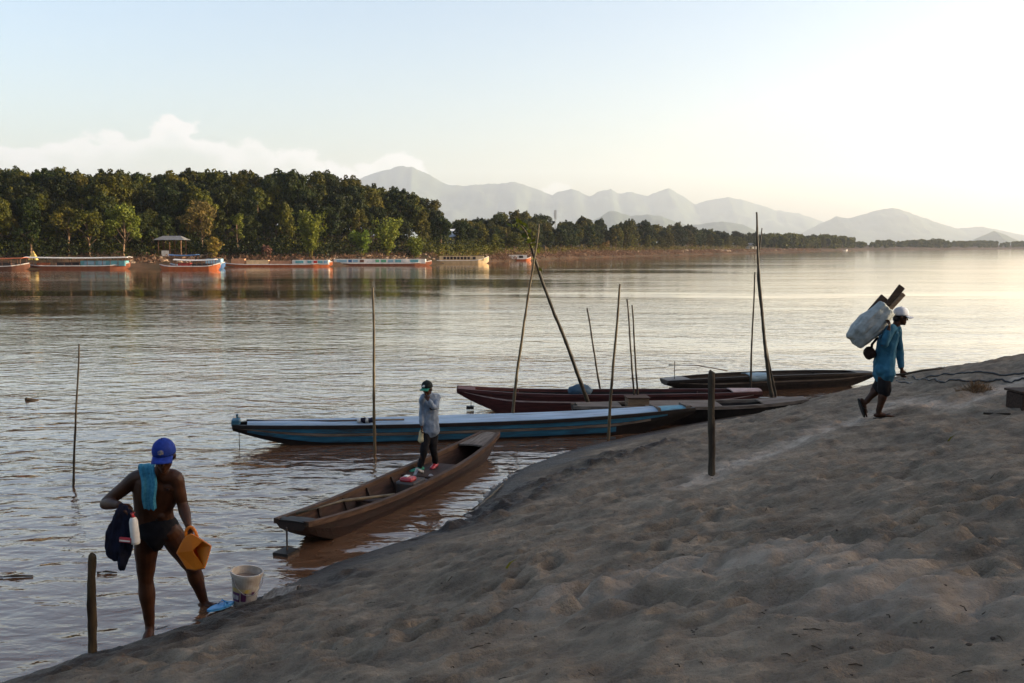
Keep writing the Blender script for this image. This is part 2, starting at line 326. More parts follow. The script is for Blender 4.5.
for (p0, p1, n, wob) in (((330, 660), (1010, 560), 22, .1), ((250, 636), (640, 610), 10, .08), ((560, 660), (760, 470), 13, .12), ((1020, 660), (700, 560), 11, .1), ((480, 600), (560, 520), 6, .06), ((880, 540), (960, 420), 9, .1)):
    a_, b_ = atz(*p0, 1.0), atz(*p1, 1.3)
    for i in range(n):
        q = a_.lerp(b_, (i + .5) / n); d_ = (b_ - a_).normalized(); s_ = .11 * (1 if i % 2 else -1); q = q + Vector((-d_.y, d_.x, 0)) * (s_ + wob * math.sin(i * .7)); an_ = math.atan2(d_.y, d_.x) + random.gauss(0, .15)
        PITS.append((q.x, q.y, .062, 2.1, an_, random.uniform(.055, .085))); PITS.append((q.x + d_.x * .07, q.y + d_.y * .07, .05, 1.1, an_, .02))
def detail_h(x, y, b):
    dry = sst(.02, .45, b); near = 1 - sst(26, 34, y)
    wx = x + .5 * pnoise(x * .9, y * .9); wy = y + .5 * pnoise(x * .9 + 40, y * .9)
    d = .09 * fbm(wx * .55, wy * .9, 3) + .055 * fbm(wx * 1.5 + 5, wy * 2.5, 3)
    rid = 1 - np.abs(fbm(wx * .8 + 30, wy * 1.9 + 8, 4)) * 2.2
    d = d + .02 * rid + .024 * fbm(wx * 4.5, wy * 7, 3) + .006 * fbm(x * 19, y * 22, 2)
    d = d + .014 * (1 - np.abs(fbm(wx * 2.6 + 11, wy * 5.5 + 2, 3)) * 2.4) + .018 * fbm(x * 10, y * 14, 3)
    d = d * dry
    ds = seg_dist(x, y, SCARP); lump = fbm(x * 3.2, y * 4.5, 4)
    dw = seg_dist(x, y, WETEDGE); d = d + np.exp(-(dw / .38) ** 2) * (.085 * np.maximum(fbm(x * 2.6 + 3, y * 5.2, 4), -.25))
    d = d + np.exp(-(ds / .45) ** 2) * (.15 * np.maximum(lump, -.15) + .02)
    d = d + .045 * np.exp(-(seg_dist(x, y, CREST) / .35) ** 2) - .035 * np.exp(-(seg_dist(x, y, TRAIL) / .25) ** 2)
    for (cx, cy, r, ln, an, dp) in PITS:
        R = r * ln * 2.6
        i0, i1 = np.searchsorted(GX, (cx - R, cx + R)); j0, j1 = np.searchsorted(GY, (cy - R, cy + R))
        if i1 <= i0 or j1 <= j0 or x.shape != (len(GY), len(GX)): continue
        X = x[j0:j1, i0:i1] - cx; Y = y[j0:j1, i0:i1] - cy; c, s_ = math.cos(an), math.sin(an)
        q = np.sqrt(((X * c + Y * s_) / (r * ln)) ** 2 + ((-X * s_ + Y * c) / r) ** 2 + 1e-9) + .25 * pnoise(X * 9 + cx * 7, Y * 9 + cy)
        d[j0:j1, i0:i1] += dp * (-np.exp(-q ** 2 * 1.3) + .3 * np.exp(-((q - 1.4) / .45) ** 2))
    return d * near
def grade(a, b, s0, s1, c):
    out = [a]; v = a
    while v < b:
        v += max(s0, s1 * abs(v - c)); out.append(v)
    return np.array(out)
gx = np.r_[-np.cumsum(.03 + .0 * np.arange(150))[::-1], 0, np.cumsum(np.full(260, .034))]
GX = np.r_[-200, -120, -60, -35, -22, -16, -12, -10, -8.5, -7.4, -6.6, np.arange(-6, 9.2, .034), 9.4, np.arange(9.6, 16, .09), 16.4, 17, 18, 19.5, 21, 23, 26, 30, 36, 45, 60, 90, 130, 200]
GY = np.r_[-120, -80, -50, -38, -30, -24, -19, -15, -12, -9, -7, -5, -3.5, -2, -.8, 0, .8, 1.5, 2.1, 2.6, 3, np.arange(3.3, 9.5, .028), np.arange(9.5, 16, .042), np.arange(16, 30, .07), 30.3, 31, 32, 34, 37, 41, 46, 60, 80]
XX, YY = np.meshgrid(GX, GY); BH = base_h(XX, YY)
lip = .045 * sst(0, .06, BH + .02 * pnoise(XX * 2.2, YY * 2.2)) - .02
ZZ = BH + lip + detail_h(XX, YY, BH)
# outer water side: keep the river bed well below the surface
ZZ = np.where((XX < -14) & (BH < .4), np.minimum(ZZ, -1.2), ZZ)
print('LOWEST', ZZ.min())
def ground_z(x, y):
    i = int(np.clip(np.searchsorted(GX, x) - 1, 0, len(GX) - 2)); j = int(np.clip(np.searchsorted(GY, y) - 1, 0, len(GY) - 2))
    u = (x - GX[i]) / (GX[i + 1] - GX[i]); v = (y - GY[j]) / (GY[j + 1] - GY[j])
    return float((ZZ[j, i] * (1 - u) + ZZ[j, i + 1] * u) * (1 - v) + (ZZ[j + 1, i] * (1 - u) + ZZ[j + 1, i + 1] * u) * v)
def onground(px, py):                          # march the photo's ray to the sand
    d = ray(px, py); lo = 2.0
    for k in range(4000):
        p = Vector((0, 0, CAM_H)) + d * (lo / d.y)
        if p.z <= max(ground_z(p.x, p.y), 0): return p
        lo += .02
    return p
def np_grid(name, V, ny, nx, m, kind=None, smooth=True, attr=None):
    me = bpy.data.meshes.new(name); idx = np.arange(ny * nx).reshape(ny, nx)
    q = np.stack([idx[:-1, :-1], idx[:-1, 1:], idx[1:, 1:], idx[1:, :-1]], -1).reshape(-1, 4)
    me.vertices.add(len(V)); me.vertices.foreach_set('co', V.astype(np.float32).ravel())
    me.loops.add(q.size); me.loops.foreach_set('vertex_index', q.astype(np.int32).ravel())
    me.polygons.add(len(q)); me.polygons.foreach_set('loop_start', np.arange(0, q.size, 4, dtype=np.int32))
    me.update(calc_edges=True); me.validate()
    if smooth: me.shade_smooth()
    if attr is not None:
        for k, a in attr.items():
            at = me.attributes.new(k, 'FLOAT', 'POINT'); at.data.foreach_set('value', a.astype(np.float32).ravel())
    me.materials.append(m); o = bpy.data.objects.new(name, me); COL.objects.link(o); return tag(o, kind=kind)
ms = bpy.data.materials.new('river_sand'); ms.use_nodes = True; nt = ms.node_tree; N = nt.nodes; L = nt.links; p_ = N['Principled BSDF']
def attr(n):
    a = N.new('ShaderNodeAttribute'); a.attribute_name = n; return a.outputs['Fac']
tc = N.new('ShaderNodeTexCoord')
def nz(scale, detail=6, rough=.55):
    n = N.new('ShaderNodeTexNoise'); n.inputs['Scale'].default_value = scale; n.inputs['Detail'].default_value = detail; n.inputs['Roughness'].default_value = rough; L.new(tc.outputs['Object'], n.inputs['Vector']); return n.outputs['Fac']
def mixc(f, a, b):
    n = N.new('ShaderNodeMix'); n.data_type = 'RGBA'
    for i, x in ((0, f), (6, a), (7, b)):
        if isinstance(x, tuple): n.inputs[i].default_value = (*x, 1)
        elif isinstance(x, (int, float)): n.inputs[i].default_value = x
        else: L.new(x, n.inputs[i])
    return n.outputs[2]
def rng(v, a, b, c=0, d=1):
    n = N.new('ShaderNodeMapRange'); n.inputs['From Min'].default_value = a; n.inputs['From Max'].default_value = b; n.inputs['To Min'].default_value = c; n.inputs['To Max'].default_value = d; L.new(v, n.inputs['Value']); return n.outputs[0]
c = mixc(rng(nz(1.7, 10, .7), .38, .64), (.105, .083, .057), (.32, .255, .175))
c = mixc(rng(nz(7), .4, .75, 0, .6), c, (.085, .06, .04))
c = mixc(rng(nz(90, 3), .35, .7, 0, .5), c, (.22, .175, .135))
c = mixc(rng(nz(240, 2), .6, .72, 0, .6), c, (.07, .055, .045))
c = mixc(mth('MULTIPLY', attr('dry'), rng(nz(5), .25, .6)), c, (.48, .4, .31))  # pale dry sand on the trail, painted light on the crest
wetf = attr('wet'); c = mixc(wetf, c, (.032, .023, .017)); L.new(c, p_.inputs['Base Color'])
L.new(rng(wetf, 0, 1, .92, .45), p_.inputs['Roughness']); p_.inputs['Specular IOR Level'].default_value = .18
b1 = N.new('ShaderNodeBump'); b1.inputs['Strength'].default_value = 1; b1.inputs['Distance'].default_value = 1
hsum = mth('ADD', mth('MULTIPLY', nz(9, 8, .65), .06), mth('ADD', mth('MULTIPLY', nz(85, 4, .6), .009), mth('MULTIPLY', nz(32, 4, .6), .026))); L.new(hsum, b1.inputs['Height']); L.new(b1.outputs[0], p_.inputs['Normal'])
dryLitA = np.clip(np.exp(-(seg_dist(XX, YY, TRAIL) / .28) ** 2) * .9 + np.exp(-(seg_dist(XX, YY, CREST) / .4) ** 2) * .5, 0, 1) * sst(.2, .5, BH)  # trail: dry sand; crest: lightened in colour as if catching the light
wetA = 1 - sst(.05, .3, BH + .12 * fbm(XX * 1.1, YY * 1.4, 3))
wetA = np.maximum(wetA, .8 * np.exp(-(seg_dist(XX, YY, WETEDGE) / .3) ** 2) * sst(-.05, .2, fbm(XX * 2.6 + 3, YY * 5.2, 4)))
wetA = np.maximum(wetA, np.exp(-(seg_dist(XX, YY, SCARP) / .38) ** 2) * sst(-.1, .25, fbm(XX * 3.2, YY * 4.5, 4)))
bank = np_grid('river_bank', np.stack([XX, YY, ZZ], -1).reshape(-1, 3), len(GY), len(GX), ms, 'structure', attr=dict(dry=dryLitA, wet=wetA))

# ================================================================== RIVER
mw = bpy.data.materials.new('river_water'); mw.use_nodes = True; nt = mw.node_tree; N = nt.nodes; L = nt.links; p_ = N['Principled BSDF']
p_.inputs['Roughness'].default_value = .04; p_.inputs['IOR'].default_value = 1.333; p_.inputs['Coat Weight'].default_value = 0; p_.inputs['Coat IOR'].default_value = 1.36; p_.inputs['Coat Roughness'].default_value = .03
tc = N.new('ShaderNodeTexCoord')
def nzs(scale, st, detail=2, rough=.5, rot=0., dist=0.):
    m_ = N.new('ShaderNodeMapping'); m_.inputs['Scale'].default_value = st; m_.inputs['Rotation'].default_value = (0, 0, rot); L.new(tc.outputs['Object'], m_.inputs[0])
    n = N.new('ShaderNodeTexNoise'); n.inputs['Scale'].default_value = scale; n.inputs['Detail'].default_value = detail; n.inputs['Roughness'].default_value = rough; n.inputs['Distortion'].default_value = dist; L.new(m_.outputs[0], n.inputs['Vector']); return n.outputs['Fac']
patch = rng(nzs(.03, (.28, 1, 1), 4, .6, .06), .42, .58, .08, 1.6); sq_ = N.new('ShaderNodeSeparateXYZ'); L.new(tc.outputs['Object'], sq_.inputs[0]); patch = mth('MAXIMUM', patch, rng(sq_.outputs[1], 25, 70, .75, 0))
patch2 = rng(nzs(.12, (.4, 1, 1), 3, .6, -.1), .3, .65, .45, 1.0)
big = mth('MULTIPLY', nzs(.6, (.5, 1, 1), 2, .5, .25), .075)
mid = mth('MULTIPLY', nzs(2.2, (.6, 1, 1), 2, .5, -.15, .4), .07)
sml = mth('MULTIPLY', nzs(6.0, (.6, 1, 1), 3, .5, .15, .3), .021)
sp_ = N.new('ShaderNodeSeparateXYZ'); L.new(tc.outputs['Object'], sp_.inputs[0]); calm = mth('MINIMUM', 1.6, mth('DIVIDE', 29, mth('MAXIMUM', sp_.outputs[1], 1)))
hh = mth('MULTIPLY', mth('MULTIPLY', mth('ADD', mth('ADD', big, mid), sml), mth('MULTIPLY', patch, patch2)), calm)
b1 = N.new('ShaderNodeBump'); b1.inputs['Strength'].default_value = 1; b1.inputs['Distance'].default_value = 1; L.new(hh, b1.inputs['Height']); L.new(b1.outputs[0], p_.inputs['Normal']); L.new(b1.outputs[0], p_.inputs['Coat Normal'])
L.new(mixc(nzs(.3, (.5, 1, 1), 3), (.1, .048, .024), (.135, .068, .036)), p_.inputs['Base Color'])
lw = N.new('ShaderNodeLayerWeight'); lw.inputs['Blend'].default_value = .5; gl_ = N.new('ShaderNodeBsdfGlossy'); gl_.inputs['Color'].default_value = (1, .94, .83, 1); gl_.inputs['Roughness'].default_value = .06; L.new(b1.outputs[0], gl_.inputs['Normal'])
mxs = N.new('ShaderNodeMixShader'); L.new(mth('MULTIPLY', mth('POWER', lw.outputs['Facing'], 5), .98), mxs.inputs[0]); L.new(p_.outputs[0], mxs.inputs[1]); L.new(gl_.outputs[0], mxs.inputs[2]); L.new(mxs.outputs[0], N['Material Output'].inputs['Surface'])
MB().grid([[(x, y, 0) for x in (-8900, -400, -60, 40, 400, 11900)] for y in (-560, -40, 4, 60, 400, 14900)]).build('river_water', mw, kind='structure')
# ================================================================== FAR BANK
SH = [(-700, 274), (-250, 272.5), (0, 269.5), (60, 269), (130, 268), (222, 267), (335, 266), (430, 264), (486, 262), (530, 260.5), (560, 258.5), (640, 256.3), (720, 254), (760, 252.6), (810, 251.6), (856, 250.8), (872, 250.2), (1024, 249.2), (1300, 248.75)]
SP = np.array([tuple(atz(px, py, 0)[:2]) for px, py in SH]); SPX = np.array([p[0] for p in SH], float)
DN = np.array([-.42, .907])
def shore(px): return np.array([np.interp(px, SPX, SP[:, 0]), np.interp(px, SPX, SP[:, 1])])
OFF = np.array([-12, -2, 0, 2.5, 6, 12, 22, 40, 70, 120, 300, 1500, 9000.])
def far_z(px, d):
    hill = np.interp(px, [-700, 350, 420, 490, 540], [1, 1, .75, .15, 0])
    a = np.array([-2, -.4, 0, .9, 1.7, 2.3, 2.9, 4.2, 5.6, 6.5, 7, 8, 10]); b = np.array([-2, -.4, 0, .7, 1.3, 2.6, 4.2, 6.5, 9, 10, 8, 6, 8])
    sc = np.interp(px, [520, 560, 700, 860, 1024], [1, 1.0, 1.0, 1.0, 1])
    return np.interp(d, OFF, a) * sc * (1 - hill) + np.interp(d, OFF, b) * hill
def far_pt(px, d):
    s = shore(px); x, y = s + DN * d
    return Vector((x, y, float(far_z(px, d) + .35 * pnoise(np.array([x * .13]), np.array([y * .13]))[0] * min(1, max(d, 0) / 5))))
pxs = np.r_[np.linspace(-700, 0, 30), np.linspace(4, 1024, 360), np.linspace(1040, 1300, 14)]
offs = np.r_[-12, -5, -2, -1, 0, .6, 1.2, 2, 3, 4, 5, 6.5, 8, 10, 12, 15, 18, 22, 27, 33, 40, 55, 70, 90, 120, 200, 300, 700, 1500, 4000, 9000]
V = np.array([[tuple(far_pt(a, d)) for a in pxs] for d in offs])
V[:, :, 2] += .25 * fbm(V[:, :, 0] * .35, V[:, :, 1] * .35, 3) * sst(.0, 2, offs)[:, None] * (1 - sst(30, 60, offs))[:, None]
mf = mat('far_bank_soil', (.085, .048, .028), (.035, .027, .014), .95, .12, .25, .5, detail=8)
np_grid('far_bank', V.reshape(-1, 3), len(offs), len(pxs), mf, 'structure')

# ---- mountains
mm = mat('mountain_forest', (.06, .075, .04), (.04, .055, .03), 1, .004, 6, .02, detail=8)
def mountain(prof, D, depth, seed):
    px = np.linspace(prof[0][0], prof[-1][0], 260); py = np.interp(px, [p[0] for p in prof], [p[1] for p in prof])
    X = (px - 512) / FPX * D; H = (247 - py) / FPX * D + CAM_H
    H = H * (1 + .03 * fbm(X * .006 + seed, X * 0 + seed, 4)) + .008 * D * .12 * pnoise(X * .015 + seed, X * 0)
    rows = np.r_[np.linspace(-1, 0, 26), np.linspace(.1, 1, 8)]
    V = []
    for r in rows:
        y = D + r * depth; e = 1 - abs(r); z = H * (e ** 1.15)
        z = z * (1 + .55 * fbm(X * .0027 + seed, np.full_like(X, y * .002 + seed), 5) * (1 - e) * 2 * e) + 0
        V.append(np.stack([X * (y / D) ** .5, np.full_like(X, y), np.maximum(z, 0) - 2 + 4 * e], -1))
    np_grid('mountain', np.array(V).reshape(-1, 3), len(rows), len(px), mm, 'structure')
mountain([(250, 250), (320, 200), (345, 186), (360, 180), (375, 175), (390, 170.5), (402, 168), (412, 168.5), (425, 173), (440, 182), (450, 186.5), (470, 186.5), (486, 185), (513, 183.5), (525, 186), (540, 191), (552, 196), (562, 192), (571, 190), (580, 193), (589, 197), (600, 192), (609, 190), (617, 194.5), (629, 192.5), (638, 195), (647, 197), (658, 192), (667, 189), (677, 194), (693, 205), (707, 201), (726, 198), (745, 202), (760, 206), (773, 211), (796, 214), (830, 225), (880, 238), (930, 250)], 12600, 1800, 3.1)
mountain([(540, 250), (570, 228), (590, 222), (600, 217), (608, 212), (618, 213.5), (630, 216.5), (645, 214.5), (660, 217), (677, 223), (690, 226), (720, 222), (742, 225), (760, 233), (800, 243), (840, 250)], 7600, 1200, 8.7)
mountain([(740, 250), (780, 240), (800, 233), (820, 223.5), (834, 217), (846, 219), (868, 212.7), (880, 209.5), (890, 208.3), (902, 212), (913, 215.5), (934, 223), (956, 229), (978, 227), (1001, 231.5), (1024, 236), (1070, 240), (1120, 250)], 10000, 1700, 5.2)
mountain([(950, 251), (968, 242), (981, 235.5), (991, 231.3), (1003, 235), (1014, 241), (1034, 250)], 6000, 500, 11.9)

# ---- trees
leafm = {k: mat('leaves_' + k, a, b, .55, .9, randvar=.35, trans=.25, coord='Object', spec=.12) for k, a, b in (
    ('dark', (.034, .042, .006), (.006, .011, .0025)), ('olive', (.115, .102, .011), (.02, .026, .0045)), ('bright', (.17, .2, .02), (.08, .11, .014)), ('rust', (.13, .085, .022), (.065, .05, .014)), ('yellow', (.22, .17, .025), (.11, .1, .016)), ('dead', (.15, .075, .045), (.08, .045, .03)))}
bark = mat('bark', (.2, .13, .075), (.09, .06, .04), .95, 5, .02, 12)
def leaf_quads(centres, size, outward=None, up=.35):
    n = len(centres); nr = RNG.normal(size=(n, 3)); 
    if outward is not None: nr = nr * .75 + outward * 1.0
    nr[:, 2] += up; nr /= np.linalg.norm(nr, axis=1)[:, None]
    t = np.cross(nr, RNG.normal(size=(n, 3))); t /= np.linalg.norm(t, axis=1)[:, None]; b = np.cross(nr, t)
    s = (size * RNG.uniform(.6, 1.35, n))[:, None]
    v = np.stack([centres - t * s, centres - b * s * .55 + nr * s * .12, centres + t * s, centres + b * s * .55 + nr * s * .12], 1).reshape(-1, 3)
    return v
def quads_mesh(name, v, m):
    me = bpy.data.meshes.new(name); n = len(v)
    me.vertices.add(n); me.vertices.foreach_set('co', v.astype(np.float32).ravel()); me.loops.add(n); me.loops.foreach_set('vertex_index', np.arange(n, dtype=np.int32))
    me.polygons.add(n // 4); me.polygons.foreach_set('loop_start', np.arange(0, n, 4, dtype=np.int32)); me.update(calc_edges=True); me.materials.append(m); return me
def crown_pts(clumps, per):
    cs = []; ou = []
    for (c, r, sq) in clumps:
        n = int(per * r * r); d = RNG.normal(size=(n, 3)); d /= np.linalg.norm(d, axis=1)[:, None]
        rad = r * RNG.uniform(.55, 1.08, n) ** .6; p = d * rad[:, None]; p[:, 2] *= sq; cs.append(p + np.array(c)); ou.append(d)
    return np.concatenate(cs), np.concatenate(ou)
def make_tree(kind, H, Rr, lk, low=.3, leaf=.3, per=150, nclump=15, trunk=.22, name='broadleaf_tree'):
    """height H, crown radius Rr; returns an Empty > trunk, crown at the origin"""
    t = empty(name); cl = []
    for i in range(nclump):
        f = (i + .5) / nclump; z = H * (low + (1 - low) * f ** .8); prof = math.sin(math.pi * min(1, .2 + .72 * f)) ** .7
        a = i * 2.4 + random.random(); rr = Rr * prof * random.uniform(.2, .95); cr = Rr * random.uniform(.2, .4)
        cl.append(((rr * math.cos(a), rr * math.sin(a), min(z, H - cr * .6)), cr, random.uniform(.6, .85)))
    cl.append(((0, 0, H - Rr * .35), Rr * .3, .8))
    for i in range(22):
        (q, r, _), a = random.choice(cl[nclump // 3:nclump]), random.uniform(0, 6.28); e = random.uniform(.1, 1.3); cl.append(((q[0] + r * 1.15 * math.cos(a) * math.cos(e), q[1] + r * 1.15 * math.sin(a) * math.cos(e), q[2] + r * math.sin(e)), Rr * random.uniform(.07, .15), .9))
    c, o = crown_pts(cl, per); v = leaf_quads(c, leaf, o); me = quads_mesh('crown', v, leafm[lk])
    cr = bpy.data.objects.new('crown', me); COL.objects.link(cr); cr.parent = t
    mb = MB(); top = H * .8; bx, by = random.uniform(-.4, .4), random.uniform(-.4, .4)
    mb.tube([(0, 0, -.6), (bx * .3, by * .3, H * low * .6), (bx, by, H * low), (bx * 1.4, by * 1.2, top)], [trunk * 1.3, trunk, trunk * .85, trunk * .25], 7)
    for (p, r, s_) in cl[:min(9, nclump)]:
        z0 = max(H * low * .55, p[2] - Rr * .7); mb.tube([(bx * .7, by * .7, z0), (p[0] * .5, p[1] * .5, (z0 + p[2]) / 2 + .2), p], [trunk * .5, trunk * .32, trunk * .12], 5)
    mb.build('trunk', bark, t, local=True, smooth=True)
    return t
def place(proto, first, loc, s, sz=None, rz=None):
    o = proto if first else copy_tree(proto)
    o.location = loc; o.scale = (s, s, sz or s); o.rotation_euler = (0, 0, rz if rz is not None else random.uniform(0, 6.28)); return o
PH = 10.0
protos = [make_tree('b', PH, r, lk, lo, .24, 190, int(nc * 1.6)) for r, lk, lo, nc in ((3.3, 'dark', .25, 17), (3.9, 'dark', .28, 20), (2.9, 'olive', .2, 15), (3.6, 'olive', .3, 18), (3.2, 'dark', .15, 18), (3.0, 'olive', .3, 15), (3.4, 'olive', .18, 17), (3.7, 'dark', .2, 19))]
used = set()
TOPX = [-400, 0, 40, 60, 85, 130, 160, 200, 240, 265, 300, 345, 380, 400, 440, 465, 483, 500]; TOPY = [170, 173, 171, 170, 175, 172, 178, 172, 171, 178, 172, 178, 189, 190, 202, 211, 228, 243]
def forest(n, dlo, dhi, hlo, hhi, label, group, wts, p0=-110, p1=488):
    for i in range(n):
        px = p0 + (p1 - p0) * (i + random.random()) / n; d = random.uniform(dlo, dhi); s = shore(px); p = far_pt(px, d)
        ppx = project(p)[0]; topy = np.interp(ppx, TOPX, TOPY); D = p.y
        hmax = (247 - topy) / FPX * D + CAM_H - p.z; h = hmax * random.uniform(hlo, hhi)
        if h < 2.5: continue
        h = min(h, 24); k = random.choices(range(8), wts)[0]; sz = h / PH; sx = max(sz * random.uniform(.75, 1.0), .62)
        o = place(protos[k], k not in used, p, sx, sz); used.add(k); tag(o, label, 'tree', group)
forest(60, 40, 58, .9, 1.0, 'tall dark broadleaf tree in the hilltop canopy of the forest on the far bank', 'canopy trees along the forest top', (3, 3, 2, 2, 2, 1, 2, 3))
forest(62, 24, 38, .72, .97, 'dark broadleaf tree in the middle of the forest slope on the far bank', 'trees in the middle of the forest slope', (4, 4, 2, 2, 3, 1, 2, 3))
forest(46, 12, 22, .38, .78, 'lower dark tree at the front edge of the forest on the far bank', 'trees at the front edge of the forest', (4, 3, 2, 1, 4, 1, 2, 3))
# trees one can tell apart along the water, under the forest
def slim(px, top, d, R, lk, label, cat='tree', low=.45, name='broadleaf_tree', nc=12, leaf=.22, trunk=.16, per=170):
    p = far_pt(px, d); h = aty(px, top, p.y).z - p.z
    t = make_tree('s', h, R, lk, low, leaf, per, nc, trunk, name); t.location = p; return tag(t, label, cat)
slim(70, 208, 9, 2.6, 'olive', 'slender tree with a pale bare trunk behind the white roofed boat', low=.5)
slim(92, 212, 8, 3.2, 'olive', 'spreading tree with a forked pale trunk behind the white roofed boat', low=.42)
slim(127, 207, 7, 3.8, 'bright', 'sunlit light green spreading tree at the right end of the white roofed boat', low=.4, per=120)
slim(31, 222, 8, 2.2, 'dark', 'small thin tree above the yellow pointed tent on the far bank', low=.5)
slim(212, 202, 12, 3.6, 'rust', 'orange brown airy tree standing right of the wooden pavilion', low=.35, per=90)
slim(217, 239, 5, 2.0, 'yellow', 'low round yellow green bush right of the wooden pavilion', 'bush', low=.05, name='bush')
slim(247, 214, 10, 1.9, 'bright', 'small bright green tree in front of the dark forest, above the long orange boat', low=.4)
slim(269, 246, 4, 1.4, 'dead', 'dead reddish brown bush on the bank behind the long orange boat', 'bush', low=.05, name='bush')
slim(158, 228, 11, 1.6, 'dark', 'narrow dark sapling left of the wooden pavilion', low=.3)
def bamboo_clump(px, top, d, spread, label, lk='bright', n=16):
    p = far_pt(px, d); H = aty(px, top, p.y).z - p.z; t = empty('bamboo_clump', p); mb = MB(); cs = []
    for i in range(n):
        a = random.uniform(0, 6.28); h = H * random.uniform(.6, 1.0); r = spread * random.uniform(.2, 1)
        pts = [(.25 * math.cos(a) * q, .25 * math.sin(a) * q, 0) for q in (1,)]; pts = []
        for q in np.linspace(0, 1, 7): pts.append(((.3 + r * q ** 2.4) * math.cos(a), (.3 + r * q ** 2.4) * math.sin(a), h * (q - .16 * q ** 4)))
        mb.tube(pts, [.06, .055, .05, .045, .035, .025, .012], 5)
        for q in pts[2:]:
            m = 26; cs.append(np.array(q) + RNG.normal(size=(m, 3)) * np.array([.42, .42, .38]))
    mb.build('stems', leafm['yellow'], t, local=True); me = quads_mesh('foliage', leaf_quads(np.concatenate(cs), .26, None, .1), leafm[lk]); f = bpy.data.objects.new('foliage', me); COL.objects.link(f); f.parent = t
    return tag(t, label, 'bamboo')
bamboo_clump(318, 205, 6, 2.6, 'tall feathery bright yellow green bamboo clump in front of the dark forest', n=20)
bamboo_clump(396, 214, 7, 2.6, 'bright green bamboo clump at the forest edge behind the left end of the cream boat')
bamboo_clump(372, 228, 8, 2.0, 'smaller green bamboo clump left of the cream boat, set in the dark forest', n=10)
bamboo_clump(424, 236, 5, 1.8, 'low leaning green bamboo at the forest foot above the cream boat', n=10)
# undergrowth along the forest foot and weeds along the bank
def scatter(name, spec, m, leaf, kind='stuff'):
    cs = []
    for (p0, p1, d0, d1, n, h) in spec:
        for i in range(n):
            p = far_pt(random.uniform(p0, p1), random.uniform(d0, d1)); k = random.uniform(.4, 1); cs.append(np.array(p) + RNG.normal(size=(26, 3)) * np.array([.8, .6, .4 * h * k]) + np.array([0, 0, h * k * .55]))
    o = bpy.data.objects.new(name, quads_mesh(name, leaf_quads(np.concatenate(cs), leaf), m)); COL.objects.link(o); return tag(o, kind=kind)
scatter('undergrowth', ((-150, 490, 9, 22, 420, 2.6), (430, 500, 4, 12, 110, 3.0), (486, 560, 9, 26, 130, 2.4)), leafm['olive'], .24)
scatter('forest_shade_shrubs', ((-200, 158, 6, 16, 320, 3.2), (196, 490, 6, 16, 300, 3.2), (500, 860, 22, 48, 420, 5.0)), leafm['dark'], .26)
scatter('bank_weeds', ((440, 560, 4, 9, 120, 1.2), (560, 760, 5, 14, 200, 2.0), (640, 860, 9, 20, 160, 2.8)), leafm['yellow'], .24)
scatter('bank_scrub', ((490, 820, .5, 7, 1100, .8), (130, 480, 2.5, 8, 130, .8)), leafm['dead'], .2)
# treeline beyond the forest
TLX = [484, 500, 520, 530, 545, 560, 580, 600, 620, 640, 660, 680, 700, 720, 740, 760, 785, 805, 830, 848, 857]; TLY = [222, 217, 215, 217, 219, 221, 220, 223, 224, 223, 226, 225, 229, 231, 233, 234, 235, 236, 236, 237, 240]
def treeline(n, p0, p1, d0, d1, hlo, hhi, label, group, wts):
    for i in range(n):
        px = p0 + (p1 - p0) * (i + random.random()) / n; p = far_pt(px, random.uniform(d0, d1)); ppx = project(p)[0]
        h = ((247 - np.interp(ppx, TLX, TLY)) / FPX * p.y + CAM_H - p.z) * random.uniform(hlo, hhi)
        if h < 2: continue
        k = random.choices(range(8), wts)[0]; sz = h / PH; o = place(protos[k], k not in used, p, max(sz * random.uniform(.75, 1.15), .7), sz); used.add(k); tag(o, label, 'tree', group)
treeline(124, 484, 850, 16, 40, .76, 1.1, 'hazy distant tree in the back of the treeline right of the forest hill', 'back trees of the distant treeline', (3, 3, 2, 3, 2, 1, 2, 3))
treeline(84, 484, 850, 9, 16, .5, .88, 'smaller distant tree above the bare reddish bank right of the forest hill', 'front trees of the distant treeline', (3, 2, 4, 3, 2, 1, 3, 2))
slim(587, 229, 16, 5.4, 'olive', 'broad rounded light green tree standing out of the distant treeline', low=.1, nc=16, leaf=.34, per=90)
slim(618, 240, 14, 2.6, 'rust', 'small brownish tree right of the broad rounded light green tree', low=.1, leaf=.3)
# far woods: reads as one mass
cs = []
for i in range(620):
    px = random.uniform(790, 1250); s0 = 856 if px < 856 else None; d = random.uniform(10, 60) * (1 + max(0, px - 856) / 200); p = far_pt(px, d)
    top = np.interp(project(p)[0], [790, 805, 830, 848, 857, 866, 880, 905, 930, 955, 980, 1005, 1024, 1250], [235, 236, 236, 237, 240, 243, 240.5, 241, 239.5, 241.5, 241, 242, 241.5, 242])
    h = ((247 - top) / FPX * p.y + CAM_H - p.z) * random.uniform(.6, 1.05); r = h * random.uniform(.3, .45)
    c, o = crown_pts([((p.x + random.gauss(0, r * .3), p.y, p.z + h * f), r * (1.05 - .5 * abs(f - .5)), .9) for f in (.3, .55, .8)], 60 / r); cs.append(c)
o = bpy.data.objects.new('far_woods', quads_mesh('far_woods', leaf_quads(np.concatenate(cs), 1.0), leafm['olive'])); COL.objects.link(o); tag(o, kind='stuff')

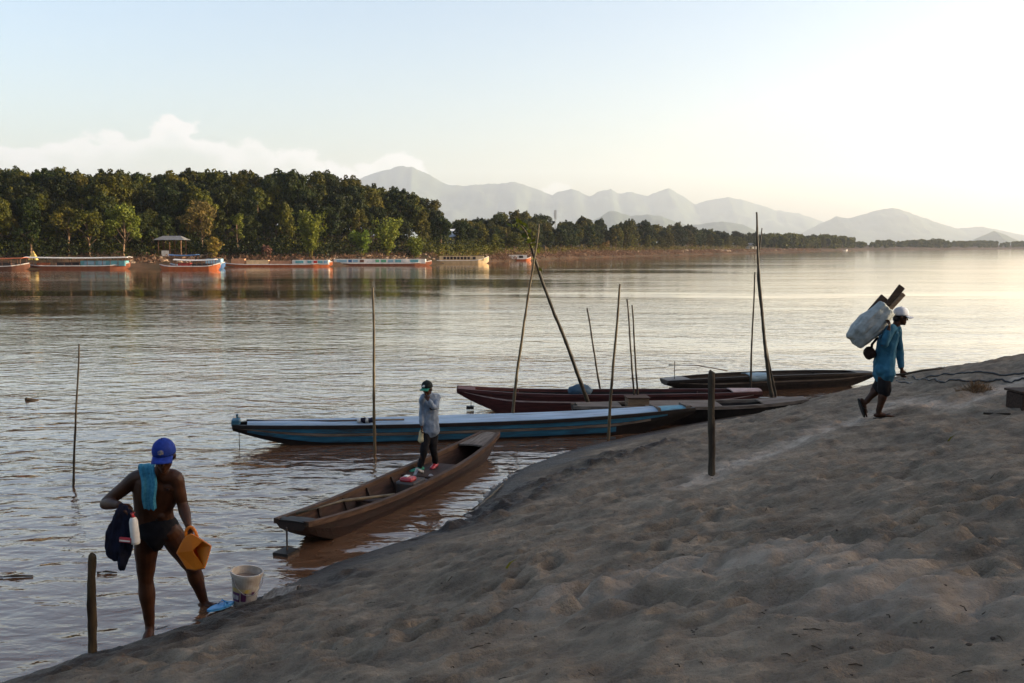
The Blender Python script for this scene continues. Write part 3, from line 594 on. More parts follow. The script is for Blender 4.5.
# ---- pavilion, houses, tower, tent, rocks on the far bank
roofm = mat('roof_grey_sheet', (.2, .2, .2), (.13, .12, .11), .5, 3, .02, 8); whitew = mat('wall_white', (.6, .58, .53), (.45, .42, .38), .8, 2); woodf = mat('timber', (.16, .09, .05), (.09, .05, .03), .8, 2)
p = far_pt(177, 8); t = empty('pavilion', p, 0, 'open wooden pavilion with a grey roof on posts, above the bright orange boat', 'pavilion')
zb, zt = aty(177, 257, p.y).z, aty(177, 240, p.y).z
MB().box(p + Vector((0, 0, zb - p.z - .1)), (4.6, 3.2, .35)).build('floor_deck', woodf, t)
for dx in (-2.0, 0, 2.0):
    for dy in (-1.3, 1.3): MB().tube([(p.x + dx, p.y + dy, zb - .8), (p.x + dx, p.y + dy, zt + .1)], .15, 6).build('post', woodf, t)
mb = MB(); mb.add([(p.x - 2.8, p.y - 2, zt), (p.x + 2.8, p.y - 2, zt), (p.x + 2.8, p.y + 2, zt), (p.x - 2.8, p.y + 2, zt), (p.x - 1.6, p.y, zt + .75), (p.x + 1.6, p.y, zt + .75)], [(0, 1, 5, 4), (2, 3, 4, 5), (0, 4, 3), (1, 2, 5), (3, 2, 1, 0)]); mb.build('roof', roofm, t)
MB().box((p.x - .8, p.y - 1.4, zb + .65), (1.3, .1, 1.0)).build('wall_panel', whitew, t)
MB().box((p.x + 1.1, p.y - 1.35, zb + .45), (1.9, .08, .12)).build('rail', woodf, t)
def house(px, pyt, pyb, d, wd, label, col):
    p = far_pt(px, d); zb, zt = aty(px, pyb, p.y).z, aty(px, pyt, p.y).z; zb = min(zb, p.z + 1.5); h = zt - zb; t = empty('house', (p.x, p.y, zb), .3, label, 'house')
    MB().box((0, 0, h * .3), (wd, wd * .8, h * .6)).build('wall', whitew, t, local=True)
    e = wd * .6; f = wd * .5; MB().add([(-e, -f, h * .55), (e, -f, h * .55), (e, f, h * .55), (-e, f, h * .55), (-e, 0, h), (e, 0, h)], [(0, 1, 5, 4), (2, 3, 4, 5), (0, 4, 3), (1, 2, 5), (3, 2, 1, 0)]).build('roof', col, t, local=True)
    for x in (-.25, .25): MB().box((wd * x, -wd * .4 - .03, h * .32), (wd * .18, .06, h * .28)).build('window', M['hull_black'], t, local=True)
roofw = mat('roof_pale_blue_sheet', (.5, .54, .58), (.4, .44, .48), .4, 2)
house(484, 231, 244, 20, 4.5, 'white house with a pale sheet roof half hidden right of the forest hill', roofw)
house(496, 229, 243, 26, 5, 'house with a pale blue roof among the trees, right of the other pale roof', roofw)
house(764, 243, 250, 14, 6, 'small white house far off at the foot of the hazy treeline', roofm)
p = far_pt(604, 40); zt = aty(604, 210, p.y).z; t = empty('radio_mast', p, 0, 'thin radio mast with a wider head rising above the distant treeline', 'mast')
MB().tube([p, (p.x, p.y, zt)], [.3, .16], 6).build('pole', M['metal_grey'], t); MB().box((p.x, p.y, zt - 1.8), (.95, .6, 3.4)).build('antenna', M['white_plastic'], t)
p = far_pt(33, 7); zt = aty(33, 252, p.y).z; t = empty('pointed_tent', p, 0, 'small pointed yellow cloth shelter on the bank behind the leftmost far boats', 'tent')
MB().add([(p.x - .7, p.y - .6, p.z), (p.x + .7, p.y - .6, p.z), (p.x + .7, p.y + .6, p.z), (p.x - .7, p.y + .6, p.z), (p.x, p.y, max(zt, p.z + 1.6))], [(0, 1, 4), (1, 2, 4), (2, 3, 4), (3, 0, 4), (3, 2, 1, 0)]).build('cloth', mat('tent_yellow', (.5, .36, .12), None, .8, 5), t)
rockm = mat('bank_rubble', (.3, .22, .15), (.16, .11, .075), .9, 1.5, .05, 6); mb = MB()
for i in range(240):
    p = far_pt(random.choice((random.uniform(130, 230), random.uniform(330, 440), random.uniform(490, 530), random.uniform(540, 800))), random.uniform(3, 9)); r = random.uniform(.12, .5) * p.y / 190
    B = Matrix.Rotation(random.uniform(0, 6), 3, 'Z'); mb.ell(p, (r * 1.3, r, r * .7), [B @ Vector(e) for e in ((1, 0, 0), (0, 1, 0), (0, 0, 1))], 6, 4)
mb.build('bank_rubble', rockm, kind='stuff')

# ---- river boats moored along the far bank
FB = {k: mat('far_paint_' + k, c, tuple(v * .75 for v in c), .55, 1.5) for k, c in dict(orange=(.42, .11, .035), rust=(.26, .085, .04), cream=(.62, .45, .25), tan=(.42, .22, .12), white=(.7, .66, .6), turq=(.13, .33, .35), green=(.12, .36, .2), red=(.42, .04, .03), blue=(.05, .12, .25), sky=(.24, .38, .46), dark=(.03, .02, .018), brown=(.14, .06, .035)).items()}
def far_boat(x0, x1, py, label, hull, h=.75, beam=1.9, cabin=None, win=(), roof=None, roofpx=None, posts=False, bow=.5, stern=.3, poste=10, crate=None, dy=0.):
    """hull between photo columns x0..x1 with its waterline at py; local x runs along the hull"""
    h *= .8
    if cabin: cabin = (*cabin[:2], cabin[2] * .82, cabin[3])
    if roof: roof = (*roof[:2], roof[2] * .85, roof[3])
    a, b = atz(x0, py), atz(x1, py); yy = (a.y + b.y) / 2 + dy; sc = yy / FPX; xa, xb = (x0 - 512) * sc, (x1 - 512) * sc; Lb = xb - xa
    t = empty('river_boat', (xa, yy, 0), 0, label, 'boat'); rs = []
    for s in np.linspace(0, 1, 25):
        e = min(1, (s / .16) ** .7 if s < .16 else 1, ((1 - s) / .16) ** .7 if s > .84 else 1); wdt = beam * .5 * (.12 + .88 * e); z1 = h + bow * max(0, s - .72) ** 2 / .078 + stern * max(0, .25 - s) ** 2 / .0625
        z0 = -.35 + (.35 + h * .6) * ((1 - e) ** 1.6); x = s * Lb
        rs.append([Vector((x, -wdt, z1)), Vector((x, -wdt * .8, z0)), Vector((x, wdt * .8, z0)), Vector((x, wdt, z1))])
    MB().rings(rs).build('hull', FB[hull], t, local=True)
    MB().tube([r[0] + Vector((0, -.03, -.06)) for r in rs], .07, 4).build('rub_rail', FB['white' if hull != 'dark' else 'brown'], t, local=True)
    def X(px): return (px - 512) * sc - xa
    if cabin:
        c0, c1, ch, cc = cabin; u0, u1 = X(c0), X(c1)
        cb = MB().box(((u0 + u1) / 2, 0, h + ch / 2 - .06), (u1 - u0, beam * .8, ch)).build('cabin', FB[cc], t, local=True)
        for (w0, w1, wc) in win: MB().box(((X(w0) + X(w1)) / 2, -beam * .4 - .03, h + ch * .5), (X(w1) - X(w0), .08, ch * .62)).build('window', FB[wc], cb, local=True)
    if roof:
        r0, r1, rh, rc = roof; u0, u1 = X(r0), X(r1); rs = [[Vector((u, y, h + rh + .16 * math.cos(y / beam * 2.4) + .12 * ((q - .5) * 2) ** 2)) for y in np.linspace(-beam * .56, beam * .56, 7)] + [Vector((u, y, h + rh - .07 + .16 * math.cos(y / beam * 2.4) + .12 * ((q - .5) * 2) ** 2)) for y in np.linspace(beam * .56, -beam * .56, 7)] for q, u in zip(np.linspace(0, 1, 9), np.linspace(u0, u1, 9))]
        MB().rings(rs).build('roof', FB[rc], t, local=True)
        if posts:
            for u in np.linspace(u0 + .3, u1 - .3, poste):
                for y in (-beam * .45, beam * .45): MB().tube([(u, y, h - .1), (u, y, h + rh + .06)], .045, 5).build('post', FB['brown'], t, local=True)
    if crate:
        for (c0, c1, ch, cc) in crate: MB().box(((X(c0) + X(c1)) / 2, 0, h + ch / 2 - .05), (X(c1) - X(c0), beam * .62, ch)).build('cargo_hold', FB[cc], t, local=True)
    return t
far_boat(-58, 31, 269.5, 'brown wooden boat with a rust orange roof cut by the left edge of the view', 'brown', .7, 2.2, roof=(-50, 27, 1.25, 'orange'), posts=True, poste=9, crate=[(-40, 14, .5, 'dark')])
far_boat(26, 131, 269, 'long boat with a white roof over open sides and a turquoise right end', 'rust', .7, 2.1, cabin=(84, 128, 1.0, 'turq'), win=[(88, 98, 'sky'), (101.5, 109, 'sky'), (112, 124, 'turq')], roof=(28, 131, 1.35, 'white'), posts=True, poste=14, crate=[(60, 82, .55, 'dark'), (40, 50, .5, 'orange')])
far_boat(171, 226, 268.6, 'boat with a sky blue cabin end and a blue awning behind the orange boat', 'blue', .7, 2.0, cabin=(208, 223, 1.3, 'sky'), roof=(171, 199, 1.75, 'blue'), posts=True, poste=5, dy=3.2)
far_boat(161, 221, 269.8, 'bright orange open boat with a low white roof, in front of the wooden pavilion', 'orange', .75, 1.7, roof=(176, 217, .95, 'white'), posts=True, poste=8, crate=[(180, 192, .5, 'red'), (194, 214, .42, 'dark')])
far_boat(223, 333, 266.8, 'long weathered orange boat with a white and turquoise panelled cabin', 'orange', .6, 1.9, cabin=(294, 330, .95, 'white'), win=[(297, 305, 'turq'), (309, 313, 'turq'), (315, 318.5, 'red'), (319.5, 324, 'turq'), (325.5, 329, 'sky')], crate=[(233, 246, 1.0, 'tan'), (248, 270, .75, 'cream'), (271, 292, .65, 'tan')])
far_boat(333, 432, 265.6, 'long red hulled boat with a row of blue, white and green panels', 'rust', .6, 1.9, cabin=(335, 426, 1.0, 'white'), win=[(338, 348, 'sky'), (349.5, 353, 'blue'), (354, 359, 'sky'), (361, 365, 'brown'), (376.5, 380, 'green'), (382, 387, 'green'), (389, 394, 'sky'), (396, 402, 'turq'), (404, 409, 'white'), (411, 419, 'turq')])
far_boat(427, 489, 263.4, 'cream coloured empty boat with an open window frame and a raised right end', 'cream', .85, 2.3, cabin=(440, 484, 1.15, 'cream'), win=[(444 + 3.4 * k, 446.4 + 3.4 * k, 'dark') for k in range(8)] + [(473, 476, 'dark')], bow=.9)
far_boat(500, 531, 260.9, 'small orange boat with a white cabin right of the cream boat', 'orange', .7, 1.7, cabin=(509, 527, 1.2, 'white'), win=[(519, 523, 'dark')])
far_boat(494, 512, 260.4, 'low boat with a green cover just behind the small orange boat', 'brown', .6, 1.6, cabin=(497, 508, 1.0, 'green'), dy=6)
far_boat(664, 683, 254.9, 'tiny pale boat far off below the bare reddish bank', 'cream', .8, 2)
far_boat(836, 846, 251.0, 'tiny white boat far off by the end of the hazy treeline', 'white', 1.2, 2)
# ================================================================== NEAR BOATS
def pirogue(name, A, B, label, hullm, railm, inm, beam=.8, hgt=.42, end=(.5, .45), rise=(.14, .16), draft=.1, overh=.16, open_=True, group=None, tilt=0.):
    """flat-bottomed plank boat from gunwale point A to B (world, at gunwale height). Returns root, length, half width and gunwale height functions"""
    A, B = Vector(A), Vector(B); d = B - A; Lb = math.hypot(d.x, d.y); rz = math.atan2(d.y, d.x)
    t = empty(name, (A.x, A.y, 0), rz, label, 'boat'); n = 41; S = np.linspace(0, 1, n)
    zA, zB = A.z, B.z
    def hw(s):
        e0, e1 = end[0] * beam / 2, end[1] * beam / 2; k = math.sin(math.pi * s) ** .75
        return (e0 * (1 - s) + e1 * s) * (1 - k) + beam / 2 * k
    def zg(s):
        m = -draft + hgt; a = max(0, 1 - s / .42) ** 2; b = max(0, (s - .58) / .42) ** 2
        return m + (zA - m) * a + (zB - m) * b
    def zb(s):
        a = max(0, 1 - s / overh) if overh else 0; b = max(0, 1 - (1 - s) / overh) if overh else 0
        return -draft + (zA - .1 + draft) * a ** 1.5 + (zB - .1 + draft) * b ** 1.5
    def sec(s, ins):
        w_ = hw(s) - ins; wb = hw(s) * .72 - ins; g = zg(s); b = zb(s) + (ins * .9 if ins else 0); b = min(b, g - .03); x = s * Lb
        m1 = (w_ + wb) / 2 + .015
        return [Vector((x, -w_, g)), Vector((x, -m1, (g + b) / 2)), Vector((x, -wb, b)), Vector((x, 0, b - .01)), Vector((x, wb, b)), Vector((x, m1, (g + b) / 2)), Vector((x, w_, g))]
    out = [sec(s, 0) for s in S]; mb = MB(); mb.grid(out)
    mb.add(out[0], [tuple(range(7))]); mb.add(out[-1], [tuple(range(7))])
    mb.build('hull', hullm, t, local=True)
    if open_:
        inn = [sec(.02 + .96 * s, .03) for s in S]; mi = MB(); mi.grid(inn); mi.add(inn[0], [tuple(range(7))]); mi.add(inn[-1], [tuple(range(7))]); mi.build('lining', inm, t, local=True)
    for sd_ in (-1, 1):
        mr = MB(); rs = []
        for s in S:
            w_, g, x = hw(s), zg(s), s * Lb; o_, i_ = sd_ * (w_ + .022), sd_ * max(w_ - .045, .01)
            rs.append([Vector((x, o_, g - .05)), Vector((x, o_, g + .012)), Vector((x, i_, g + .012)), Vector((x, i_, g - .05))])
        mr.rings(rs).build('gunwale', railm, t, local=True)
    return t, Lb, hw, zg, zb
def plank_deck(t, Lb, hw, zg, s0, s1, m, name='deck', up=.03, wf=1.06, camber=.03, n=14, th=.025):
    rs = []
    for s in np.linspace(s0, s1, n):
        w_ = hw(s) * wf; z = zg(s) + up
        rs.append([Vector((s * Lb, y, z + camber * (1 - (y / w_) ** 2))) for y in np.linspace(-w_, w_, 7)] + [Vector((s * Lb, y, z - th + camber * (1 - (y / w_) ** 2))) for y in np.linspace(w_, -w_, 7)])
    return MB().rings(rs).build(name, m, t, local=True)
def side_band(t, Lb, hw, zg, zb, s0, s1, f0, f1, m, name, proud=.012):
    """painted strake on both flanks between fractions f0..f1 of the side height"""
    mb = MB()
    for sd_ in (-1, 1):
        rs = []
        for s in np.linspace(s0, s1, 26):
            g, b = zg(s), min(zb(s), zg(s) - .03); wt, wb = hw(s), hw(s) * .72
            def at(f): return Vector((s * Lb, sd_ * (wt + (wb - wt) * f + .03 * math.sin(math.pi * f) * .5 + proud), g + (b - g) * f))
            a, c = at(f0), at(f1); off = Vector((0, -sd_ * .035, 0)); rs.append([a, c, c + off, a + off])
        mb.rings(rs)
    return mb.build(name, m, t, local=True)
def ribs(t, Lb, hw, zg, zb, ss, m):
    for s in ss:
        x = s * Lb; g, b = zg(s) - .03, zb(s) + .05; w_, wb = hw(s) - .055, hw(s) * .72 - .05
        MB().tube([(x, -w_, g), (x, -wb - .01, b + .02), (x, -wb * .6, b), (x, wb * .6, b), (x, wb + .01, b + .02), (x, w_, g)], .02, 5).build('rib', m, t, local=True)
def rudder(t, x, y, ztop, zbot, blade=(.24, .03, .12)):
    r = MB().tube([(x, y, ztop), (x, y, zbot)], .012, 6).build('rudder_rod', M['metal_dark'], t, local=True)
    MB().box((x - .02, y, zbot), blade).build('blade', M['hull_black'], r, local=True)

# the open boat with the man in it
A, Bp = atz(291, 521, .36), atz(491, 432, .35)
bA, LA, hA, gA, zA_ = pirogue('wooden_boat', A, Bp, 'open brown wooden boat lying slantwise with a man standing in it', M['wood_red'], M['rail_tan'], M['wood_in'], .74, .31, (.58, .4), draft=.08)
ribs(bA, LA, hA, gA, zA_, (.16, .27, .38, .5, .62, .73), M['wood_red'])
MB().box((LA * .015, 0, gA(.015) - .015), (.1, hA(.0) * 1.9, .05)).build('transom_board', M['hull_black'], bA, local=True)
plank_deck(bA, LA, hA, gA, .86, .995, M['plank_grey'], 'bow_deck', -.0, .93, .01)
plank_deck(bA, LA, hA, gA, .0, .045, M['hull_black'], 'stern_deck', -.005, .9, .01)
for s in (.34, .7): MB().box((LA * s, 0, gA(s) - .13), (.2, hA(s) * 1.8, .03)).build('thwart', M['wood_in'] if s < .5 else M['hull_black'], bA, local=True)
MB().box((LA * .22, .03, zA_(.22) + .05), (1.2, hA(.22) * 1.1, .02)).build('floor_board', M['plank_pink'], bA, local=True)
MB().box((LA * .745, .0, zA_(.75) + .06), (.75, hA(.75) * 1.05, .02)).build('floor_board', M['plank_grey'], bA, local=True)
rudder(bA, -.06, .02, .3, .015, (.24, .2, .035))
def loc(t, x, y, z): return Matrix.Translation(t.location) @ Matrix.Rotation(t.rotation_euler.z, 4, 'Z') @ Vector((x, y, z))
def held(name, pts, rad, m, label, cat, n=7, group=None):
    return MB().tube(pts, rad, n).build(name, m, loc=tuple(pts[0]), smooth=True, label=label, cat=cat, group=group)
held('paddle_pole', [loc(bA, LA * .05, .12, gA(.05) + .03), loc(bA, LA * .22, .1, gA(.22) + .01), loc(bA, LA * .4, -.06, gA(.4) - .12)], [.02, .022, .02], M['bamboo'], 'pale bamboo pole lying along the inside of the open brown boat', 'pole')
# engine with a red cover
pe = loc(bA, LA * .5, .0, 0); en = empty('boat_engine', (pe.x, pe.y, .0), bA.rotation_euler.z, 'small boat engine with a red and white cover in the open brown boat', 'engine')
MB().box((0, 0, .09), (.4, .3, .2)).build('engine_block', M['metal_dark'], en, local=True, mods=bevel(.03))
MB().box((-.08, 0, .21), (.2, .2, .07)).build('cover', M['red_plastic'], en, local=True, mods=bevel(.035, 3)); MB().box((-.08, .02, .252), (.09, .07, .015)).build('filter_lid', M['white_plastic'], en, local=True, mods=bevel(.008))
MB().tube([(.17, .02, .2), (.3, .05, .26), (.42, .02, .2)], .03, 8).build('exhaust', M['metal_grey'], en, local=True, smooth=True); MB().tube([(.2, -.1, .12), (.42, -.12, .14)], .05, 9).build('cylinder_head', M['metal_grey'], en, local=True, smooth=True)

# long blue boat
A, Bp = atz(233, 424, .38), atz(692, 406.5, .44); A.z = .38; Bp.z = .44
bB, LB, hB, gB, zB_ = pirogue('blue_boat', A, Bp, 'long blue boat with a pale blue covered deck and a turquoise bow panel', M['hull_black'], M['hull_black'], M['hull_black'], .84, .43, (.4, .42), draft=.1, overh=.2, open_=False)
def SB(px): # fraction along the boat under a photo column
    q = A.lerp(Bp, 0); best = 0; bd = 1e9
    for k in range(401):
        w_ = A.lerp(Bp, k / 400); e = abs(project(w_)[0] - px)
        if e < bd: bd, best = e, k / 400
    return best
s1, s2 = SB(655), SB(685)
side_band(bB, LB, hB, gB, zB_, .004, s1 + .02, .02, .3, M['hull_blue'], 'upper_strake'); side_band(bB, LB, hB, gB, zB_, .01, s1 - .02, .32, .42, M['plank_grey'], 'rub_strake', .02); side_band(bB, LB, hB, gB, zB_, .03, s1 - .1, .44, .68, M['hull_blue'], 'lower_strake')
plank_deck(bB, LB, hB, gB, .03, s1, M['deck_blue'], 'deck_cover', .02, .98, .045, 22)
MB().box((LB * s1, 0, gB(s1) + .045), (.05, hB(s1) * 2.0, .07)).build('deck_beam', M['plank_grey'], bB, local=True)
plank_deck(bB, LB, hB, gB, s1 + .006, s2, M['turquoise'], 'bow_panel', .02, .95, .02)
MB().box((LB * s2, 0, gB(s2) + .035), (.09, hB(s2) * 2, .06)).build('deck_beam', M['plank_grey'], bB, local=True)
MB().box((LB * .006, 0, gB(0) + .03), (.14, hB(0) * 1.7, .12)).build('stern_block', M['hull_blue'], bB, local=True, mods=bevel(.02)); MB().tube([(LB * .008, .08, gB(0)), (LB * .008, .08, gB(0) + .16)], .025, 6).build('stern_peg', M['hull_blue'], bB, local=True)
rudder(bB, .1, 0, .3, -.05, (.03, .03, .1))
MB().tube([(.25, -.2, gB(.02) + .1), (1.7, -.3, gB(.16) + .085), (3.0, -.3, gB(.27) + .08)], .018, 6).build('rail_pole', M['metal_dark'], bB, local=True, smooth=True)
sp = SB(365); q = loc(bB, LB * sp, -.3, gB(sp) + .1); t = empty('cloth_bundle', q, .1, 'small pale and dark bundle of cloth on the deck of the long blue boat', 'bundle')
for dx, m_, r in ((-.1, 'white_bundle', .05), (.02, 'sack', .055), (.1, 'navy', .06), (-.03, 'navy', .06)): MB().ell((q.x + dx, q.y + .02 * dx, q.z + r * .5 - .04), (r * 1.25, r, r * .8)).build('cloth_roll', M[m_], t, smooth=True, wrinkle=(14, .02, 1))
# dark planked boat behind the blue one
A2, B2 = atz(572, 405, .36), atz(806, 398, .46)
bC, LC, hC, gC, zC_ = pirogue('planked_boat', A2, B2, 'dark boat with grey deck planks behind the blue bow, its own end on the sand', M['hull_black'], M['plank_grey'], M['hull_black'], .84, .44, (.45, .4), draft=.08)
plank_deck(bC, LC, hC, gC, .02, .2, M['plank_grey'], 'stern_deck', .01, .92, .01); plank_deck(bC, LC, hC, gC, .3, .62, M['plank_grey'], 'deck', .01, .92, .01); plank_deck(bC, LC, hC, gC, .8, .995, M['plank_grey'], 'bow_deck', .01, .92, .01)
q = loc(bC, LC * .275, 0, 0); t = empty('wooden_crate', (q.x, q.y, gC(.275) - .05), .1, 'tan wooden crate on the planked boat at the foot of two poles', 'crate')
for i in range(3): MB().box((0, 0, .035 + i * .06), (.42, .34, .052)).build('board', M['board_light'], t, local=True)
MB().box((0, 0, .2), (.46, .38, .025)).build('lid', M['rail_tan'], t, local=True)
# maroon boat
A3, B3 = atz(457, 391, .42), atz(760, 392.5, .36); A3.z, B3.z = .5, .4
bD, LD, hD, gD, zD_ = pirogue('maroon_boat', A3, B3, 'dark maroon wooden boat with a pinkish plank bow, behind the blue boat', M['hull_maroon'], M['hull_maroon'], M['hull_black'], .85, .48, (.5, .45), draft=.1, overh=.2)
ribs(bD, LD, hD, gD, zD_, (.2, .4, .6, .8), M['hull_maroon']); plank_deck(bD, LD, hD, gD, .9, .998, M['plank_pink'], 'bow_deck', .03, 1.0, .02); plank_deck(bD, LD, hD, gD, .004, .06, M['hull_maroon'], 'stern_deck', .0, .9, .01)
side_band(bD, LD, hD, gD, zD_, .01, .97, .3, .36, M['plank_pink'], 'rub_strake', .006)
rudder(bD, .3, 0, .35, .06, (.16, .16, .06))
q = loc(bD, LD * .405, 0, gD(.4)); t = empty('tarp_bundle', q, .1, 'slate blue covered bundle on the gunwale of the maroon boat', 'bundle')
MB().ell(q + Vector((0, 0, .03)), (.27, .2, .15)).build('cover', M['drum_blue'], t, smooth=True, wrinkle=(7, .03, 1)); MB().tube([q + Vector((-.05, -.21, -.02)), q + Vector((-.05, -.12, .15)), q + Vector((-.05, .12, .15)), q + Vector((-.05, .21, -.02))], .008, 5).build('cord', M['hose'], t)
# far right dark boat
A4, B4 = atz(664, 391, 0), atz(872, 384, 0); A4.z, B4.z = .27, .62; A4.y -= .2
A4 = aty(664, 380, A4.y); B4 = aty(871, 372, B4.y)
bE, LE, hE, gE, zE_ = pirogue('dark_boat', A4, B4, 'blackish wooden boat farthest along the shore with its bow at the sand', M['hull_black'], M['hull_black'], M['hull_black'], .9, .46, (.5, .4), draft=.1, overh=.24)
ribs(bE, LE, hE, gE, zE_, (.25, .5, .75), M['hull_black']); plank_deck(bE, LE, hE, gE, .9, .998, M['hull_black'], 'bow_deck', .01, .95, .01); plank_deck(bE, LE, hE, gE, .0, .1, M['metal_dark'], 'stern_deck', .01, .95, .01)
side_band(bE, LE, hE, gE, zE_, .05, .95, .28, .36, M['plank_grey'], 'rub_strake', .004)
rudder(bE, .25, -.05, .75, .08, (.18, .12, .06)); MB().tube([(.1, -.05, gE(.02) + .36), (.9, .0, gE(.1) + .3), (1.7, .05, gE(.2) + .12)], .016, 6).build('tiller', M['metal_dark'], bE, local=True, smooth=True)
q = loc(bE, LE * .41, -.2, gE(.4) + .01); t = empty('tarp_sheet', q, bE.rotation_euler.z, 'light blue plastic sheet folded over the side of the farthest dark boat', 'tarp')
MB().grid([[Vector((x, y, z + .03 * pnoise(np.array([x * 5.]), np.array([y * 6.]))[0])) for x in np.linspace(-.3, .3, 14)] for y, z in ((-.27, -.12), (-.27, .0), (-.2, .035), (0, .05), (.2, .04))]).build('sheet', M['tarp_blue'], t, local=True, smooth=True, mods=[('SOLIDIFY', dict(thickness=.012))])

# ================================================================== POLES AND POSTS
def pole(pxs_, yb, rb, rt, m, label, sink=.5, node=.3, name='bamboo_pole', leaf=False, dy=0., group='mooring poles standing among the boats'):
    P_ = [aty(px, py, yb + dy * i / max(1, len(pxs_) - 1)) for i, (px, py) in enumerate(pxs_)]; d = (P_[0] - P_[1]).normalized(); P_ = [P_[0] + d * sink] + P_
    pts = []; rad = []; tot = sum((b - a).length for a, b in zip(P_[:-1], P_[1:])); run = 0
    for i, (a, b) in enumerate(zip(P_[:-1], P_[1:])):
        n = max(2, int((b - a).length / (node / 3)))
        p0 = P_[max(i - 1, 0)]; p3 = P_[min(i + 2, len(P_) - 1)]
        for k in range(n):
            f = k / n; q = .5 * ((2 * a) + (b - p0) * f + (2 * p0 - 5 * a + 4 * b - p3) * f * f + (3 * a - p0 - 3 * b + p3) * f ** 3)
            s = (run + (b - a).length * f) / tot; ph = ((run + (b - a).length * f) / node) % 1
            q = q + Vector((.006 * math.sin(run * 3 + f * 5), 0, 0)); pts.append(q); rad.append((rb + (rt - rb) * s) * (1.16 if ph < .34 else 1))
        run += (b - a).length
    pts.append(P_[-1]); rad.append(rt)
    t = MB().tube(pts, rad, 8).build(name, m, loc=tuple(pts[0]), smooth=True, label=label, cat='pole', group=group)
    return t, pts
pole([(73, 487), (76, 420), (79, 344)], atz(73, 487).y, .02, .011, M['bamboo_dark'], 'thin dark pole standing alone in the water at the left, behind the wading man')
pole([(374.5, 453), (374, 370), (373, 287)], atz(374, 453).y, .028, .016, M['bamboo'], 'straight pole in front of the long blue boat, left of the man in the boat')
pole([(511, 433), (517, 375), (525, 316), (534, 262), (539, 224)], atz(511, 433).y, .032, .014, M['bamboo'], 'leaning pole crossing the thick dark pole near its top')
_, pp = pole([(590, 409), (570, 352), (552, 308), (536, 262), (529, 240)], 20.3, .042, .026, M['bamboo_dark'], 'thick dark bamboo pole slanting left with a curved leafy tip', dy=-.8, sink=.35)
spr = empty('bamboo_sprig', pp[-1], 0, 'curved bamboo tip with a few leaves at the top of the thick dark pole', 'bamboo sprig')
e = pp[-1]; tipc = [e, e + Vector((-.05, 0, .14)), e + Vector((-.14, -.02, .26)), e + Vector((-.26, -.04, .33))]
MB().tube(tipc, [.03, .022, .014, .006], 6).build('stem', M['bamboo'], spr, smooth=True)
cs = np.array([tuple(tipc[i] + Vector((random.gauss(0, .05), random.gauss(0, .05), random.gauss(0, .05)))) for i in range(4) for k in range(9)]); o = bpy.data.objects.new('leaves', quads_mesh('leaves', leaf_quads(cs - np.array(e), .06), leafm['bright'])); COL.objects.link(o); o.parent = spr
cs = np.array([(.14 + random.gauss(0, .04), random.gauss(0, .03), -.2 + random.gauss(0, .12)) for k in range(16)]); o = bpy.data.objects.new('leaves', quads_mesh('leaves', leaf_quads(cs, .05), leafm['olive'])); COL.objects.link(o); o.parent = spr
pole([(601, 396), (594, 350), (587, 308)], 22.2, .024, .016, M['bamboo_dark'], 'short thin pole leaning left behind the maroon boat')
pole([(608, 439), (613, 370), (620, 284)], atz(608, 439).y, .03, .017, M['bamboo'], 'pale pole leaning right in front of the long blue boat')
pole([(634.5, 402), (631, 350), (627, 299)], 20.25, .022, .014, M['bamboo_dark'], 'left one of two close parallel poles rising from the tan crate', sink=.45)
pole([(638, 401), (635, 350), (632, 305)], 20.4, .022, .014, M['bamboo_dark'], 'right one of two close parallel poles rising from the tan crate', sink=.45)
pole([(750.5, 387), (752.5, 330), (755, 272)], 23.6, .026, .016, M['bamboo_dark'], 'short straight pole left of the tallest pole at the dark boat')
pole([(772, 397), (768, 370), (760, 290), (756.5, 212)], atz(772, 397.5).y, .05, .02, M['bamboo_dark'], 'tallest pole, dark and thick, in front of the farthest dark boat')
pole([(776, 397), (766, 345), (759, 292), (758, 262), (762, 228)], atz(775, 397).y + .15, .03, .013, M['bamboo_dark'], 'bent thin pole twined round the tallest pole')
def post(px, pyb, pyt, r, m, label, lean=0., yb=None):
    b = onground(px, pyb); b = atz(px, pyb, max(b.z, 0)); tp = aty(px + lean, pyt, b.y); pts = []; rad = []
    for k in range(15):
        f = k / 14; q = b.lerp(tp, f) + Vector((.004 * math.sin(f * 7), .003 * math.cos(f * 5), 0)); pts.append(q); rad.append(r * (1 + .12 * math.sin(k * 2.1) * .5 - .06 * f))
    return MB().tube([b - Vector((0, 0, .4))] + pts + [tp + Vector((.01, 0, .01))], [r] + rad + [r * .8], 10).build('wooden_post', m, loc=tuple(b), smooth=False, wrinkle=(16, .006, .3), label=label, cat='post')
post(92, 653, 556, .037, M['post'], 'brown wooden post at the water edge in the bottom left corner')
post(711.5, 475, 372, .043, M['post_dark'], 'weathered wooden post standing alone on the sand in front of the boats')
